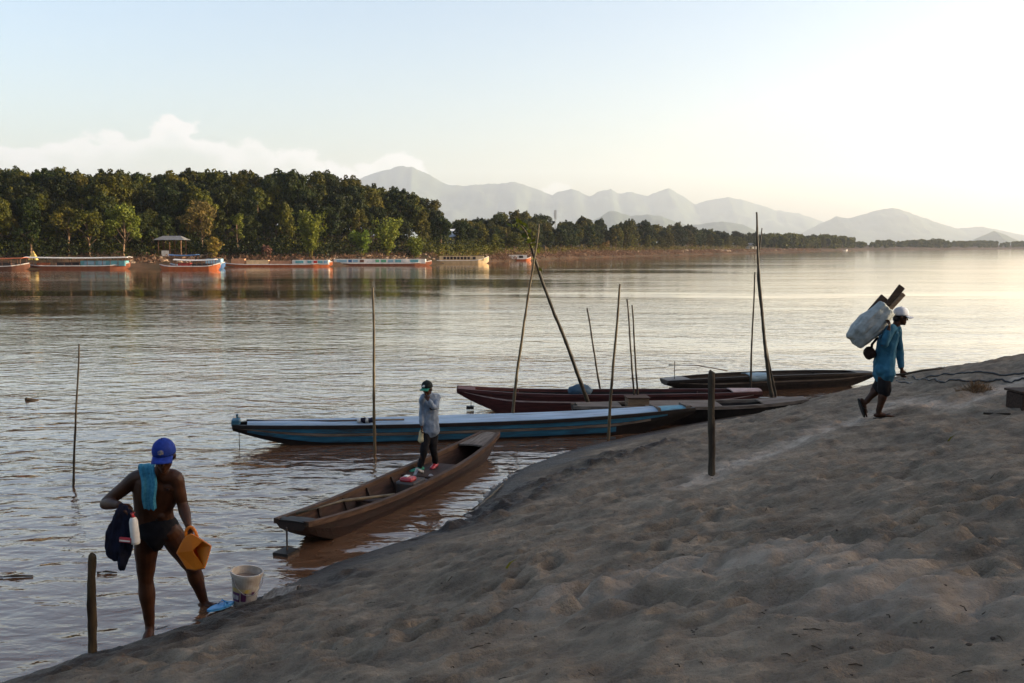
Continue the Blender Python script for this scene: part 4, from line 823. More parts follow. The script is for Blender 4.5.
# ================================================================== PEOPLE
def unit(v): return Vector(v).normalized()
def axis_pt(a, b, f): return Vector(a).lerp(Vector(b), f)
def limb(mb, pts, rad, n=14, side=None): mb.tube(pts, rad, n, side=side, round_end=True)
def smoothpts(P_, R_, k=4):
    """Catmull-Rom refinement of a joint chain with its radii"""
    P_ = [Vector(p) for p in P_]; R_ = [r if isinstance(r, tuple) else (r, r) for r in R_]; pts = []; rad = []
    for i in range(len(P_) - 1):
        p0, p1, p2, p3 = P_[max(i - 1, 0)], P_[i], P_[i + 1], P_[min(i + 2, len(P_) - 1)]
        for j in range(k):
            f = j / k; g = f * f * (3 - 2 * f)
            pts.append(.5 * ((2 * p1) + (p2 - p0) * f + (2 * p0 - 5 * p1 + 4 * p2 - p3) * f * f + (3 * p1 - p0 - 3 * p2 + p3) * f ** 3)); rad.append(tuple(R_[i][q] + (R_[i + 1][q] - R_[i][q]) * g for q in (0, 1)))
    pts.append(P_[-1]); rad.append(R_[-1]); return pts, rad
def hand(mb, wrist, d, n, curl=(.5, .5, .5, .5), thumb=1, s=1., spread=.0):
    """palm with four unequal bent fingers and a thumb. d: wrist to knuckles, n: way the fingers close"""
    d = unit(d); n = unit(Vector(n) - d * Vector(n).dot(d)); sd_ = d.cross(n) * thumb
    mb.tube([wrist - d * .015 * s, wrist + d * .02 * s, wrist + d * .055 * s, wrist + d * .09 * s], [(.024 * s, .019 * s), (.032 * s, .019 * s), (.04 * s, .017 * s), (.037 * s, .014 * s)], 10, side=sd_, round_end=True)
    for i, (o_, l_) in enumerate(((.028, .078), (.0095, .088), (-.0095, .082), (-.027, .064))):
        p = wrist + d * .075 * s + sd_ * o_ * s; q = p; pts = [q, q + d * .018 * s]; q = pts[-1]; a = 0; dirn = d + sd_ * spread * o_ * 20
        for k, fr in enumerate((.45, .32, .23)):
            a += curl[i] * (1.0 if k else .8); v = unit(dirn) * math.cos(a) + n * math.sin(a); q = q + v * l_ * fr * s; pts.append(q)
        mb.tube(pts, [.0105 * s, .0105 * s, .0098 * s, .009 * s, .0075 * s], 8, round_end=True)
    t0 = wrist + d * .03 * s + sd_ * .028 * s; v1 = unit(d * .6 + sd_ * .7 + n * .35); v2 = unit(d * .75 + sd_ * .15 + n * .6)
    mb.tube([t0, t0 + v1 * .035 * s, t0 + v1 * .035 * s + v2 * .03 * s, t0 + v1 * .035 * s + v2 * .05 * s + n * .006 * s], [.014 * s, .0125 * s, .0105 * s, .0085 * s], 8, round_end=True)
def foot(mb, ankle, toe_dir, up=Vector((0, 0, 1)), s=1.):
    f = unit(toe_dir); u = unit(Vector(up) - f * Vector(up).dot(f)); sd_ = f.cross(u)
    heel = ankle - u * .055 * s - f * .045 * s
    mb.tube([heel, heel + f * .05 * s + u * .006 * s, heel + f * .12 * s + u * .004 * s, heel + f * .18 * s - u * .008 * s, heel + f * .225 * s - u * .012 * s], [(.032 * s, .03 * s), (.036 * s, .042 * s), (.04 * s, .034 * s), (.046 * s, .024 * s), (.04 * s, .016 * s)], 12, side=sd_, round_end=True)
    mb.tube([ankle + u * .03 * s, ankle - u * .03 * s + f * .01 * s], [.04 * s, .044 * s], 10, round_end=True)
    for i in range(5):
        o_ = (.034 - i * .017) * s; L_ = (.045 - i * .006) * s; b = heel + f * (.222 - abs(i - .5) * .008) * s + sd_ * o_ - u * .014 * s; mb.tube([b, b + f * L_ * .6, b + f * L_ - u * .004 * s], [.0115 * s if i else .015 * s] * 3, 7, round_end=True)
    return heel, f, u, sd_
def head(mb, c, f, u, s=1.):
    f = unit(f); u = unit(Vector(u) - f * Vector(u).dot(f)); sd_ = f.cross(u); B = (sd_, f, u)
    E = lambda o_, r: mb.ell(c + sd_ * o_[0] * s + f * o_[1] * s + u * o_[2] * s, [q * s for q in r], B)
    E((0, -.005, .035), (.076, .096, .09)); E((0, .02, -.035), (.062, .075, .08)); E((0, .035, -.075), (.045, .055, .04)); E((0, .075, -.098), (.024, .02, .018))
    E((0, .075, .03), (.056, .024, .013)); E((0, .098, -.008), (.011, .014, .03)); E((0, .108, -.026), (.018, .017, .013)); E((.038, .062, -.022), (.022, .022, .018)); E((-.038, .062, -.022), (.022, .022, .018))
    E((0, .088, -.06), (.026, .014, .008)); E((0, .085, -.073), (.022, .014, .009))
    for q in (-1, 1): E((.078 * q, -.008, -.005), (.011, .022, .033))
    return B
def head_parts(root, c, B, s=1., hair=True):
    sd_, f, u = B; mb = MB()
    for q in (-1, 1): mb.ell(c + sd_ * .031 * q * s + f * .083 * s + u * .008 * s, [.014 * s, .011 * s, .008 * s], B)
    mb.build('eyes', M['eye'], root, smooth=True)
    if hair:
        mh = MB(); mh.ell(c - f * .016 * s + u * .03 * s, [.082 * s, .095 * s, .092 * s], B); mh.ell(c - f * .05 * s - u * .03 * s, [.07 * s, .055 * s, .055 * s], B)
        for q in (-1, 1): mh.ell(c + sd_ * .072 * q * s + f * .012 * s + u * .012 * s, [.009 * s, .016 * s, .04 * s], B)
        mh.build('hair', M['hair'], root, smooth=True, mods=remesh(.008 * s, 2), wrinkle=(60, .004, 1))
def cap(root, c, B, cm, brimm, tilt=.12, s=1., emblem=None, blen=.075):
    sd_, f, u = B; up = unit(u - f * tilt); fw = unit(f + u * tilt); mb = MB(); rs = []; o = c + up * .045 * s - f * .004 * s
    for k in range(9):
        th = k / 8 * math.pi / 2 * .985; rs.append([o + sd_ * (.089 * s * math.cos(th) * math.cos(a)) + fw * (.108 * s * math.cos(th) ** .9 * math.sin(a)) + up * (.1 * s * math.sin(th) + (.012 * s * math.sin(a) * math.cos(th) if True else 0)) for a in [2 * math.pi * j / 24 for j in range(24)]])
    low = [p - up * .018 * s for p in rs[0]]; mb.rings([low] + rs, cap=True)
    mb.ell(rs[-1][0], [.009 * s] * 3, None, 8, 5)
    cp = mb.build('cap', cm, root, smooth=True)
    b = MB(); top = []; rows = []
    for i in range(6):
        q = i / 5; row = []
        for j in range(13):
            a = (j / 12 - .5) * 2.15; r0 = Vector((.088 * math.sin(a), .1 * math.cos(a), 0)); ex = blen * (math.cos(a * .72) ** .6)
            p = o + sd_ * (r0.x * (1 + q * .03) * s) + fw * ((r0.y + ex * q) * s) + up * ((-.012 - .016 * q - .03 * (abs(a) / 1.07) ** 2 * (.35 + q * .6) + .008 * math.cos(a)) * s); row.append(p)
        rows.append(row)
    b.grid(rows).build('brim', brimm, cp, smooth=True, mods=[('SOLIDIFY', dict(thickness=.005 * s))])
    if emblem:
        e = MB(); a0 = o + fw * .1 * s + up * .035 * s; n = unit(fw * 1.0 + up * .35); t2 = sd_; t3 = unit(n.cross(sd_)); 
        if t3.dot(up) < 0: t3 = -t3
        e.ell(a0, [.024 * s, .02 * s, .008 * s], (t2, t3, n), 12, 6); e.tube([a0 - t2 * .02 * s - t3 * .012 * s + n * .004, a0 - t3 * .018 * s + n * .006, a0 + t2 * .02 * s - t3 * .012 * s + n * .004], .005 * s, 6); e.build('emblem', emblem, cp, smooth=True)
    return cp
def V3(px, py, y): return aty(px, py, y)

# ------------------------------------------------------------------ 1. man stepping out of the water, left
b0 = atz(150, 633, 0); Y = b0.y; y1 = Y - .12
pr = empty('person', (b0.x, Y, 0), 0, 'bare-chested man in a blue cap and black briefs stepping out of the water', 'person')
HP = V3(158, 531, y1 - .02)                                  # pelvis
hipR, hipL = V3(146.5, 534, y1), V3(169.5, 531, y1 - .03)      # R is the photo's left
knR, anR = V3(145.8, 580, Y - .02), V3(149.8, 625, Y + .03)
gl = onground(214, 608); YL = gl.y + .05
knL, anL = V3(192.5, 568, YL - .16), V3(203.5, 600, YL + .02)
shR, shL = V3(137, 478, y1 - .12), V3(175, 478, y1 - .14)
elR, wrR = V3(105.5, 503, y1 - .12), V3(119.5, 505, y1 - .3)
elL, wrL = V3(182.5, 504, y1 - .1), V3(188.2, 525, y1 - .24)
nk = V3(160, 475, y1 - .16); hc = V3(164.3, 455.8, y1 - .27)
mb = MB()
tp, tr = smoothpts([HP + Vector((0, 0, -.03)), HP + Vector((0, 0, .01)), V3(155, 520, y1 - .03), V3(153.5, 508, y1 - .05), V3(155.5, 494, y1 - .08), V3(157.5, 483, y1 - .11), V3(159, 476, y1 - .14)],
                   [(.13, .1), (.178, .125), (.172, .112), (.172, .108), (.2, .125), (.205, .115), (.12, .078)]); limb(mb, tp, tr, 20, side=(1, 0, 0))
for q in (-1, 1): mb.ell(V3(157.5 + q * 10.2, 487.5, y1 - .165), (.085, .036, .05)); mb.ell(V3(155.5 + q * 5, 505, y1 - .12), (.038, .04, .06)); mb.ell(V3(156 + q * 5, 516, y1 - .115), (.036, .035, .04)); mb.ell(V3(157.5 + q * 9, 477, y1 - .17), (.07, .018, .014))
mb.ell(V3(158, 533, y1 + .05), (.13, .09, .09))
limb(mb, [nk + Vector((0, .02, -.03)), axis_pt(nk, hc, .5), hc], [.066, .056, .055])
for s_ in (shR, shL): mb.ell(s_ + Vector((0, .0, -.015)), (.068, .064, .068))
limb(mb, *smoothpts([axis_pt(nk, shR, .3), shR, axis_pt(shR, elR, .45), elR, axis_pt(elR, wrR, .35), wrR], [.068, .07, .062, .048, .051, .031]))
limb(mb, *smoothpts([axis_pt(nk, shL, .3), shL, axis_pt(shL, elL, .45), elL, axis_pt(elL, wrL, .35), wrL], [.068, .07, .062, .048, .051, .031]))
limb(mb, *smoothpts([hipR, axis_pt(hipR, knR, .3), axis_pt(hipR, knR, .7), knR, axis_pt(knR, anR, .3), axis_pt(knR, anR, .7), anR], [.105, .106, .085, .067, .075, .054, .043]))
limb(mb, *smoothpts([hipL, axis_pt(hipL, knL, .3), axis_pt(hipL, knL, .7), knL, axis_pt(knL, anL, .3), axis_pt(knL, anL, .7), anL], [.105, .106, .085, .069, .075, .054, .043]))
mb.ell(axis_pt(knR, anR, .27) + Vector((0, .03, 0)), (.045, .045, .09)); mb.ell(axis_pt(knL, anL, .27) + Vector((-.01, .03, 0)), (.045, .045, .09))
mb.ell(knR + Vector((0, -.035, 0)), (.04, .03, .045)); mb.ell(knL + Vector((.02, -.035, 0)), (.04, .03, .045))
foot(mb, anR + Vector((0, 0, .0)), (.15, -1, -.05)); fL = foot(mb, anL, (1, -.35, .1))
hand(mb, wrR, (.85, -.2, -.45), (.1, .5, -1), (.75, .8, .8, .85), thumb=1); hand(mb, wrL, (.25, -.15, -1), (.3, 1, .1), (.8, .85, .85, .9), thumb=-1)
hf = unit((.12, -.95, -.28)); hu = unit((.02, -.28, .95)); B = head(mb, hc, hf, hu, 1.08)
body = mb.build('body', M['skin'], pr, smooth=True, mods=remesh(.0065, 5))
head_parts(pr, hc, B, 1.08); cap(pr, hc, B, M['blue_cap'], M['blue_cap'], -.0, 1.1, M['emblem'], .08)
for q in (-1, 1):
    MB().ell(V3(158 + q * 10, 489.5, y1 - .205), (.014, .01, .012)).build('nipple', M['hair'], pr, smooth=True)
MB().ell(V3(156.5, 520, y1 - .143), (.009, .008, .012)).build('navel', M['hair'], pr, smooth=True)
mt = MB(); tp, tr = smoothpts([HP + Vector((0, -.01, -.13)), HP + Vector((0, -.01, -.09)), HP + Vector((0, -.005, -.04)), HP + Vector((0, 0, .01)), V3(156, 525.5, y1 - .03)], [(.045, .105), (.09, .135), (.168, .142), (.193, .142), (.188, .132)], 3); limb(mt, tp, tr, 20, (1, 0, 0))
mt.build('swim_briefs', M['trunks'], pr, smooth=True, mods=remesh(.009, 3))
def sandal(root, h, s=1., m='black_rubber'):
    heel, f, u, sd_ = h; b = heel - u * .042 * s; k = []
    for i in range(15):
        q = i / 14; w_ = (.036 + .018 * math.sin(math.pi * min(1, q * 1.05)) ** .8 + .012 * q) * (math.sin(math.pi * min(max(q, .03), .97)) ** .3) * s
        p = b + f * (-.035 + .305 * q) * s - u * .004 * s; k.append([p - sd_ * w_ - u * .01 * s, p + sd_ * w_ - u * .01 * s, p + sd_ * w_ + u * .01 * s, p - sd_ * w_ + u * .01 * s])
    so_ = MB().rings(k).build('sandal', M[m], root); a = b + f * .215 * s + u * .06 * s
    MB().tube([b + f * .1 * s + sd_ * .048 * s, b + f * .155 * s + sd_ * .036 * s + u * .052 * s, a, b + f * .155 * s - sd_ * .036 * s + u * .052 * s, b + f * .1 * s - sd_ * .048 * s], .009 * s, 7).build('strap', M[m], so_, smooth=True)
sandal(pr, fL)
# towel over the shoulder
pt = [V3(147, 488, y1 + .07), V3(147, 478, y1 + .03), V3(146.5, 466.5, y1 - .03), V3(147, 463.5, y1 - .1), V3(147.5, 466, y1 - .17), V3(148.5, 475, y1 - .22), V3(149.2, 488, y1 - .265), V3(149.6, 500, y1 - .26), V3(149.8, 510, y1 - .245)]
pp_, _ = smoothpts(pt, [.1] * len(pt), 5); rows = []
for i, p in enumerate(pp_):
    q = i / (len(pp_) - 1); wd = .105 + .035 * math.sin(q * 3.1); rows.append([p + Vector((wd * (j / 24 - .5) + .006 * math.sin(i * .5), -.012 * math.sin(j * .31 + q * 2.2) - .004 * math.sin(j * 1.1 + q * 5), .01 * math.sin(j * .6) * (1 if i == len(pp_) - 1 else .2))) for j in range(25)])
tw = empty('towel', pp_[len(pp_) // 2], 0, 'sky blue towel hanging over the shoulder of the bare-chested man', 'towel')
MB().grid(rows).build('cloth', M['towel'], tw, smooth=True, mods=[('SOLIDIFY', dict(thickness=.012)), ('SUBSURF', dict(levels=1))])
# things in his hands
gR = wrR + unit((.85, -.2, -.45)) * .1
yb = y1 - .34
bt = empty('bottle', V3(134.5, 543, yb - .02), 0, 'white plastic bottle with a red cap in the raised hand of the bare-chested man', 'bottle')
mbt = MB(); a, b = V3(136, 544, yb - .03), V3(132.5, 513, yb - .03); tt = b - a
mbt.tube([a, a + tt * .02, a + tt * .1, a + tt * .72, a + tt * .82, a + tt * .88], [(.03, .03), (.043, .035), (.046, .037), (.044, .035), (.032, .028), (.016, .016)], 18); mbt.build('bottle_body', M['white_plastic'], bt, smooth=True)
MB().tube([a + tt * .87, a + tt * 1.0], .021, 14).build('bottle_cap', M['red_plastic'], bt, smooth=True)
mcl = MB(); cl = empty('cloth_bundle', V3(121, 530, yb), 0, 'dark navy clothes hanging from the raised hand of the bare-chested man', 'clothes')
for (pts, rd) in (([(122, 506), (120, 520), (116, 535), (115.5, 550), (119, 555)], [(.03, .03), (.06, .04), (.085, .045), (.08, .045), (.06, .03)]), ([(124, 507), (125, 525), (124, 545), (123, 560), (122, 569)], [(.03, .03), (.06, .04), (.06, .04), (.05, .035), (.03, .025)]), ([(126, 507), (129, 520), (129, 538), (127, 549)], [(.025, .03), (.05, .04), (.055, .035), (.04, .03)])):
    limb(mcl, *smoothpts([V3(x, y, yb + .02) for x, y in pts], rd, 4), side=(1, 0, 0))
mcl.build('fabric', M['navy'], cl, smooth=True, mods=remesh(.008, 1), wrinkle=(13, .018, .35), folds=((.1, 0, 1), 26, .016))
rp = empty('soap_packet', V3(125.5, 539.5, yb - .06), 0, 'small red and white packet held with the navy clothes and white bottle', 'packet')
c0 = V3(125.5, 540, yb - .06); MB().box(c0, (.105, .03, .045), Matrix.Rotation(.1, 3, 'Y')).build('wrapper', M['red_plastic'], rp, mods=bevel(.01)); MB().box(c0 + Vector((0, -.0165, -.003)), (.09, .004, .012), Matrix.Rotation(.1, 3, 'Y')).build('stripe', M['white_plastic'], rp)
# orange jug
yj = y1 - .3
jg = empty('jug', V3(194, 566, yj), 0, 'orange plastic jug with a cut open side in the lowered hand of the bare-chested man', 'jug')
out = [(177, 553), (181, 544), (186, 536.5), (191, 534), (196, 536.5), (203, 540.5), (211, 546), (208, 557), (204.5, 568), (196, 570), (187, 568.5)]
fr = [V3(x, y, yj - .08) for x, y in out]; bk = [V3(x * .97 + 5.9, y * .97 + 16, yj + .09) for x, y in out]; cen = V3(194, 553, yj - .085)
md = [V3(x, y, yj) + (V3(x, y, yj) - V3(194, 553, yj)) * .05 for x, y in out]
j_ = MB(); j_.rings([fr, md, bk], cap=False); j_.add(bk, [tuple(range(len(bk)))])
seam = V3(192.5, 551, yj - .1)                                    # creased front panels with the cut mouth
j_.add(fr + [seam], [(0, 1, 2, 3, 11), (0, 11, 9, 10), (11, 8, 9), (4, 5, 11, 3)]); j_.add([fr[5], fr[6], fr[7], fr[8], seam + Vector((.0, .09, 0))], [(0, 1, 4), (1, 2, 4), (2, 3, 4)])
j_.build('jug_body', M['orange_plastic'], jg, mods=[('SOLIDIFY', dict(thickness=.005)), ('BEVEL', dict(width=.006, segments=2))])
MB().tube(smoothpts([V3(186.5, 539, yj), V3(186, 531, yj), V3(190, 527, yj), V3(194.5, 530, yj), V3(198, 539, yj)], [.014] * 5, 4)[0], .013, 9).build('handle', M['orange_plastic'], jg, smooth=True)

# ------------------------------------------------------------------ bucket and small things on the wet edge
g = onground(244.5, 600); bz = max(ground_z(g.x, g.y), .02); g = atz(244.5, 601, bz)
bu = empty('bucket', g, .25, 'dirty white paint bucket with a purple and yellow label at the water edge', 'bucket'); tl = Matrix.Rotation(.1, 3, 'Y') @ Matrix.Rotation(.06, 3, 'X')
def ringz(r, z, n=36): return [tl @ Vector((r * math.cos(2 * math.pi * i / n), r * math.sin(2 * math.pi * i / n), z)) for i in range(n)]
MB().rings([ringz(r, z) for r, z in ((.108, -.03), (.112, 0), (.145, .26), (.152, .262), (.152, .285), (.158, .287), (.158, .312), (.146, .312), (.143, .27), (.108, .03))]).build('bucket_body', M['bucket'], bu, local=True, smooth=False)
MB().rings([ringz(.136, .2), ringz(.139, .235)]).build('contents', M['brown_water'], bu, local=True)
def patch_(a0, a1, z0, z1, m, name, pr_=.003):
    mbp = MB(); rws = []
    for z in np.linspace(z0, z1, 5):
        r = .112 + (.145 - .112) * z / .26 + pr_; rws.append([tl @ Vector((r * math.cos(a), r * math.sin(a), z)) for a in np.linspace(a0, a1, 14)])
    mbp.grid(rws).build(name, m, bu, local=True)
patch_(-2.75, -1.15, .13, .17, M['yellow_print'], 'label_band'); patch_(-2.7, -2.0, .03, .125, M['purple'], 'label_panel'); patch_(-1.9, -1.5, .04, .13, M['purple'], 'label_panel'); patch_(-1.1, -.85, .1, .14, M['purple'], 'label_panel')
for k in range(4): patch_(-2.62 + k * .15, -2.54 + k * .15, .055, .1, M['white_plastic'], 'label_lettering', .005)
MB().tube([tl @ Vector((.16 * math.cos(a), .16 * math.sin(a) * .98, .275 - .16 * math.sin((a + 2.6) / 2.6 * math.pi) ** 1)) for a in np.linspace(-2.6, 0, 18)], .004, 6).build('handle', M['wire'], bu, local=True, smooth=True)
ga, gb = onground(208, 615), onground(233, 606); sl = empty('rubber_sandal', ga, 0, 'bright blue rubber sandal lying on the sand beside the bucket', 'sandal'); f = unit(gb - ga); sdv = f.cross(Vector((0, 0, 1))); k = []
for i in range(17):
    q = i / 16; p = ga.lerp(gb, q) + Vector((0, 0, .03)); w_ = (.04 + .014 * math.sin(q * 3.1) + .012 * q) * (math.sin(math.pi * min(max(q, .02), .98)) ** .35); k.append([p - sdv * w_, p + sdv * w_, p + sdv * w_ + Vector((0, 0, .022)), p - sdv * w_ + Vector((0, 0, .022))])
MB().rings(k).build('sole', M['blue_rubber'], sl); c_ = ga.lerp(gb, .8) + Vector((0, 0, .05)); MB().tube([ga.lerp(gb, .5) - sdv * .05 + Vector((0, 0, .045)), ga.lerp(gb, .65) - sdv * .03 + Vector((0, 0, .085)), c_, ga.lerp(gb, .65) + sdv * .03 + Vector((0, 0, .085)), ga.lerp(gb, .5) + sdv * .05 + Vector((0, 0, .045))], .009, 6).build('strap', M['blue_rubber'], sl, smooth=True)
g = onground(278, 592); rows = [[Vector((g.x + x, g.y + y, max(ground_z(g.x + x, g.y + y), 0) + .012 + .04 * max(0, fbm(np.array([x * 6.]), np.array([y * 9. + 3]), 3)[0]))) for x in np.linspace(-.16, .2, 30)] for y in np.linspace(-.1, .12, 16)]
t = MB().grid(rows).build('plastic_scrap', M['foam'], loc=tuple(g), smooth=True, mods=[('SOLIDIFY', dict(thickness=.004))], label='crumpled pale plastic scrap half buried in sand right of the bucket', cat='scrap')
for a, b, r, lab in (((0, 578), (33, 576), .016, 'dark stick floating in the water at the left edge of the view'), ((97, 573), (117, 572.5), .014, 'short dark stick floating behind the brown wooden post')):
    p, q = atz(*a, .01), atz(*b, .01); MB().tube([p + Vector((-.1 if a[0] < 5 else 0, 0, 0)), p.lerp(q, .4) + Vector((0, .02, .008)), q], [r, r * .9, r * .5], 7).build('stick', M['drift'], loc=tuple(p), label=lab, cat='stick', smooth=True)
p = atz(32, 400.5, .0); MB().ell(p, (.16, .07, .05)).ell(p + Vector((-.1, 0, .02)), (.06, .05, .05)).build('driftwood', M['drift'], loc=tuple(p), smooth=True, wrinkle=(12, .02, 1), label='small dark lump of driftwood floating far out at the left', cat='driftwood')
p, q = onground(472, 512), onground(503, 486)
MB().tube([p + Vector((0, 0, .03)), p.lerp(q, .5) + Vector((.03, 0, .03)), q + Vector((0, 0, .03))], [.012, .014, .01], 6).build('stick', M['bamboo'], loc=tuple(p), label='pale thin stick lying along the waterline by the bow of the open boat', cat='stick', smooth=True)
# foam line at the water edge
mbf = MB(); fl = []
for px, py in ((452, 527), (470, 512), (484, 498), (498, 483), (512, 473)):
    fl.append(atz(px, py, 0))
for a, b in zip(fl[:-1], fl[1:]):
    for k in range(7):
        p = a.lerp(b, random.random()); 
        # slide to the real waterline
        for _ in range(30):
            z = ground_z(p.x, p.y); p = p + Vector((-.02 if z > .0 else .02, .008 if z > 0 else -.008, 0))
        r = random.uniform(.015, .045); mbf.ell((p.x, p.y, .004), (r * 1.2, r * 1.8, .012), None, 8, 4)
mbf.build('foam', M['foam'], kind='stuff', smooth=True)

# ------------------------------------------------------------------ 2. man standing in the open boat
# stand him on the boat's floor
zst = .11
for _ in range(60):
    bs_ = min(np.linspace(.3, .95, 200), key=lambda s: abs(project(loc(bA, LA * s, .1, zst))[0] - 428)); zst += .004 * (1 if project(loc(bA, LA * bs_, .1, zst))[1] > 469 else -1)
zst = min(zst, .24); MB().box((LA * bs_, .02, zst - .015), (.9, hA(bs_) * 1.75, .028)).build('thwart', M['wood_in'], bA, local=True)
best = min(np.linspace(.3, .95, 200), key=lambda s: abs(project(loc(bA, LA * s, .1, zst))[0] - 428))
ft = loc(bA, LA * best, .1, zst); Y = ft.y; sc2 = Y / FPX
pf = empty('person', ft, 0, 'man in a dark cap and grey blue shirt standing in the open boat', 'person')
KY = (468.5 - 378) ; fpy = project(ft)[1]
def Q(px, py, dy=0.): return aty(px, py + (fpy - 468.5) , Y + dy)
k_ = sc2 * 90 / 1.68                                             # overall body scale
hip2 = Q(430, 431); hR, hL = Q(426.5, 432, -.03), Q(433.5, 432, .03); kR, aR = Q(424, 450, -.1), Q(420.3, 465.5, -.05); kL, aL = Q(433, 448.5, .0), Q(435.5, 461.5, .16)
sR, sL = Q(423, 398, -.07), Q(437.5, 396.5, .05); eR, wR_ = Q(421.5, 412, -.06), Q(421.8, 425, -.1); eL, wL_ = Q(434.5, 407, -.16), Q(428.5, 399.5, -.21); nk2, hc2 = Q(430, 395, -.03), Q(427.3, 388, -.09)
mb = MB(); limb(mb, *smoothpts([hip2, Q(430, 418), Q(430, 407, -.02), Q(430, 398, -.03)], [(.14 * k_, .1 * k_), (.13 * k_, .095 * k_), (.165 * k_, .11 * k_), (.12 * k_, .08 * k_)]), side=(1, .35, 0))
limb(mb, [nk2 - Vector((0, 0, .04)), axis_pt(nk2, hc2, .5), hc2], [.06 * k_, .052 * k_, .05 * k_])
for ch in ((sR, eR, wR_), (sL, eL, wL_)): limb(mb, *smoothpts([axis_pt(nk2, ch[0], .5), ch[0], ch[1], ch[2]], [.05 * k_, .052 * k_, .038 * k_, .026 * k_]))
for ch in ((hR, kR, aR), (hL, kL, aL)): limb(mb, *smoothpts([ch[0], ch[1], ch[2]], [.08 * k_, .056 * k_, .036 * k_]))
h1 = foot(mb, aR, (-.75, -.6, -.05), s=k_); h2 = foot(mb, aL, (-.3, -1, -.1), s=k_)
hand(mb, wR_, (-.05, -.1, -1), (1, -.2, 0), (.6, .65, .7, .7), 1, k_); hand(mb, wL_, (-.45, .35, .55), (-.3, .8, .2), (.7, .75, .8, .8), -1, k_)
B = head(mb, hc2, (-.45, -.85, -.25), (-.1, -.2, 1), k_)
mb.build('body', M['skin'], pf, smooth=True, mods=remesh(.0075, 3)); head_parts(pf, hc2, B, k_); cap(pf, hc2, B, M['dark_cap'], M['green_brim'], .06, 1.12 * k_, M['white_plastic'], .08)
ms_ = MB(); limb(ms_, *smoothpts([Q(430, 430.5, .0), Q(430, 424), Q(430, 412), Q(430, 402, -.02), Q(430, 395.5, -.03)], [(.185 * k_, .14 * k_), (.175 * k_, .135 * k_), (.172 * k_, .13 * k_), (.18 * k_, .125 * k_), (.12 * k_, .085 * k_)]), side=(1, .35, 0))
for ch in ((sR, eR, wR_), (sL, eL, wL_)):
    e_ = axis_pt(ch[1], ch[2], .9); limb(ms_, *smoothpts([axis_pt(nk2, ch[0], .5), ch[0], axis_pt(ch[0], ch[1], .5), ch[1], axis_pt(ch[1], e_, .6), e_], [.068 * k_, .072 * k_, .062 * k_, .056 * k_, .05 * k_, .042 * k_]))
limb(ms_, [nk2 - Vector((0, 0, .02)), nk2 + Vector((-.01, -.01, .045 * k_))], [.07 * k_, .066 * k_])
ms_.build('shirt', M['grey_shirt'], pf, smooth=True, mods=remesh(.0095, 3), wrinkle=(9, .016, .8))
mp_ = MB()
for ch in ((hR, kR, aR), (hL, kL, aL)): limb(mp_, *smoothpts([axis_pt(hip2, ch[0], .5) + Vector((0, 0, .06)), ch[0], axis_pt(ch[0], ch[1], .5), ch[1], axis_pt(ch[1], ch[2], .5), axis_pt(ch[1], ch[2], .93)], [.11 * k_, .1 * k_, .088 * k_, .07 * k_, .064 * k_, .058 * k_]))
mp_.build('trousers', M['black_trousers'], pf, smooth=True, mods=remesh(.0095, 3), wrinkle=(9, .014, .8))
for (h_, m_) in ((h1, 'green_brim'), (h2, 'red_plastic')):
    heel, f, u, sd_ = h_; a = heel; ss = k_
    MB().tube([a, a + f * .06 * ss, a + f * .13 * ss, a + f * .2 * ss, a + f * .262 * ss], [(.04 * ss, .04 * ss), (.045 * ss, .05 * ss), (.05 * ss, .046 * ss), (.054 * ss, .036 * ss), (.04 * ss, .025 * ss)], 12, side=sd_, round_end=True).build('shoe', M[m_], pf, smooth=True)
bgp = Q(421.3, 437.5, -.1); bg_ = empty('plastic_bag', bgp, 0, 'small pale yellow bag hanging from the lowered hand of the man in the boat', 'bag')
limb(m5 := MB(), *smoothpts([Q(421.8, 428, -.1), Q(421.5, 433, -.1), Q(421, 440, -.1)], [(.014, .014), (.04, .03), (.05, .035)]), side=(1, 0, 0)); m5.build('pouch', M['yellow_bag'], bg_, smooth=True, mods=remesh(.006, 2), wrinkle=(20, .01, .4))

# ------------------------------------------------------------------ 3. man walking up the sand with a sack
g = atz(878, 417, onground(878, 417.5).z); Y = g.y; g.z = ground_z(g.x, g.y)
pw = empty('person', g, 0, 'man in a white cap and blue shirt walking with a sack on his back', 'person')
oy = project(g)[1] - 417.3
def R3(px, py, dy=0.): return aty(px, py + oy, Y + dy)
k_ = (Y / FPX * 110) / 1.66
hip3 = R3(884, 372); hN, hF = R3(883.5, 374, -.09), R3(884.5, 374, .09)
# near leg = his right; trailing leg is the far one
kF, aF = R3(878.5, 388.5, .08), R3(866.2, 402, .08); kN, aN = R3(884.5, 391, -.08), R3(878.5, 412.3, -.06)
sN, sF = R3(890.5, 331, -.17), R3(896, 331.5, .15); eN, wN = R3(883.5, 345.5, -.27), R3(888.8, 329.5, -.3); eF, wF = R3(899.8, 355, .17), R3(901.8, 370, .05)
nk3, hc3 = R3(896, 328, 0), R3(900.2, 317.8, 0)
mb = MB(); limb(mb, *smoothpts([R3(883.5, 378), hip3, R3(885, 358), R3(888, 344), R3(891.5, 334), R3(895, 329)], [(.12 * k_, .1 * k_), (.15 * k_, .11 * k_), (.13 * k_, .1 * k_), (.15 * k_, .1 * k_), (.15 * k_, .09 * k_), (.08 * k_, .06 * k_)]), side=(0, 1, 0))
limb(mb, [nk3 - Vector((.02, 0, .03)), axis_pt(nk3, hc3, .5) - Vector((.01, 0, 0)), hc3 - Vector((.02, 0, .02))], [.062 * k_, .056 * k_, .054 * k_])
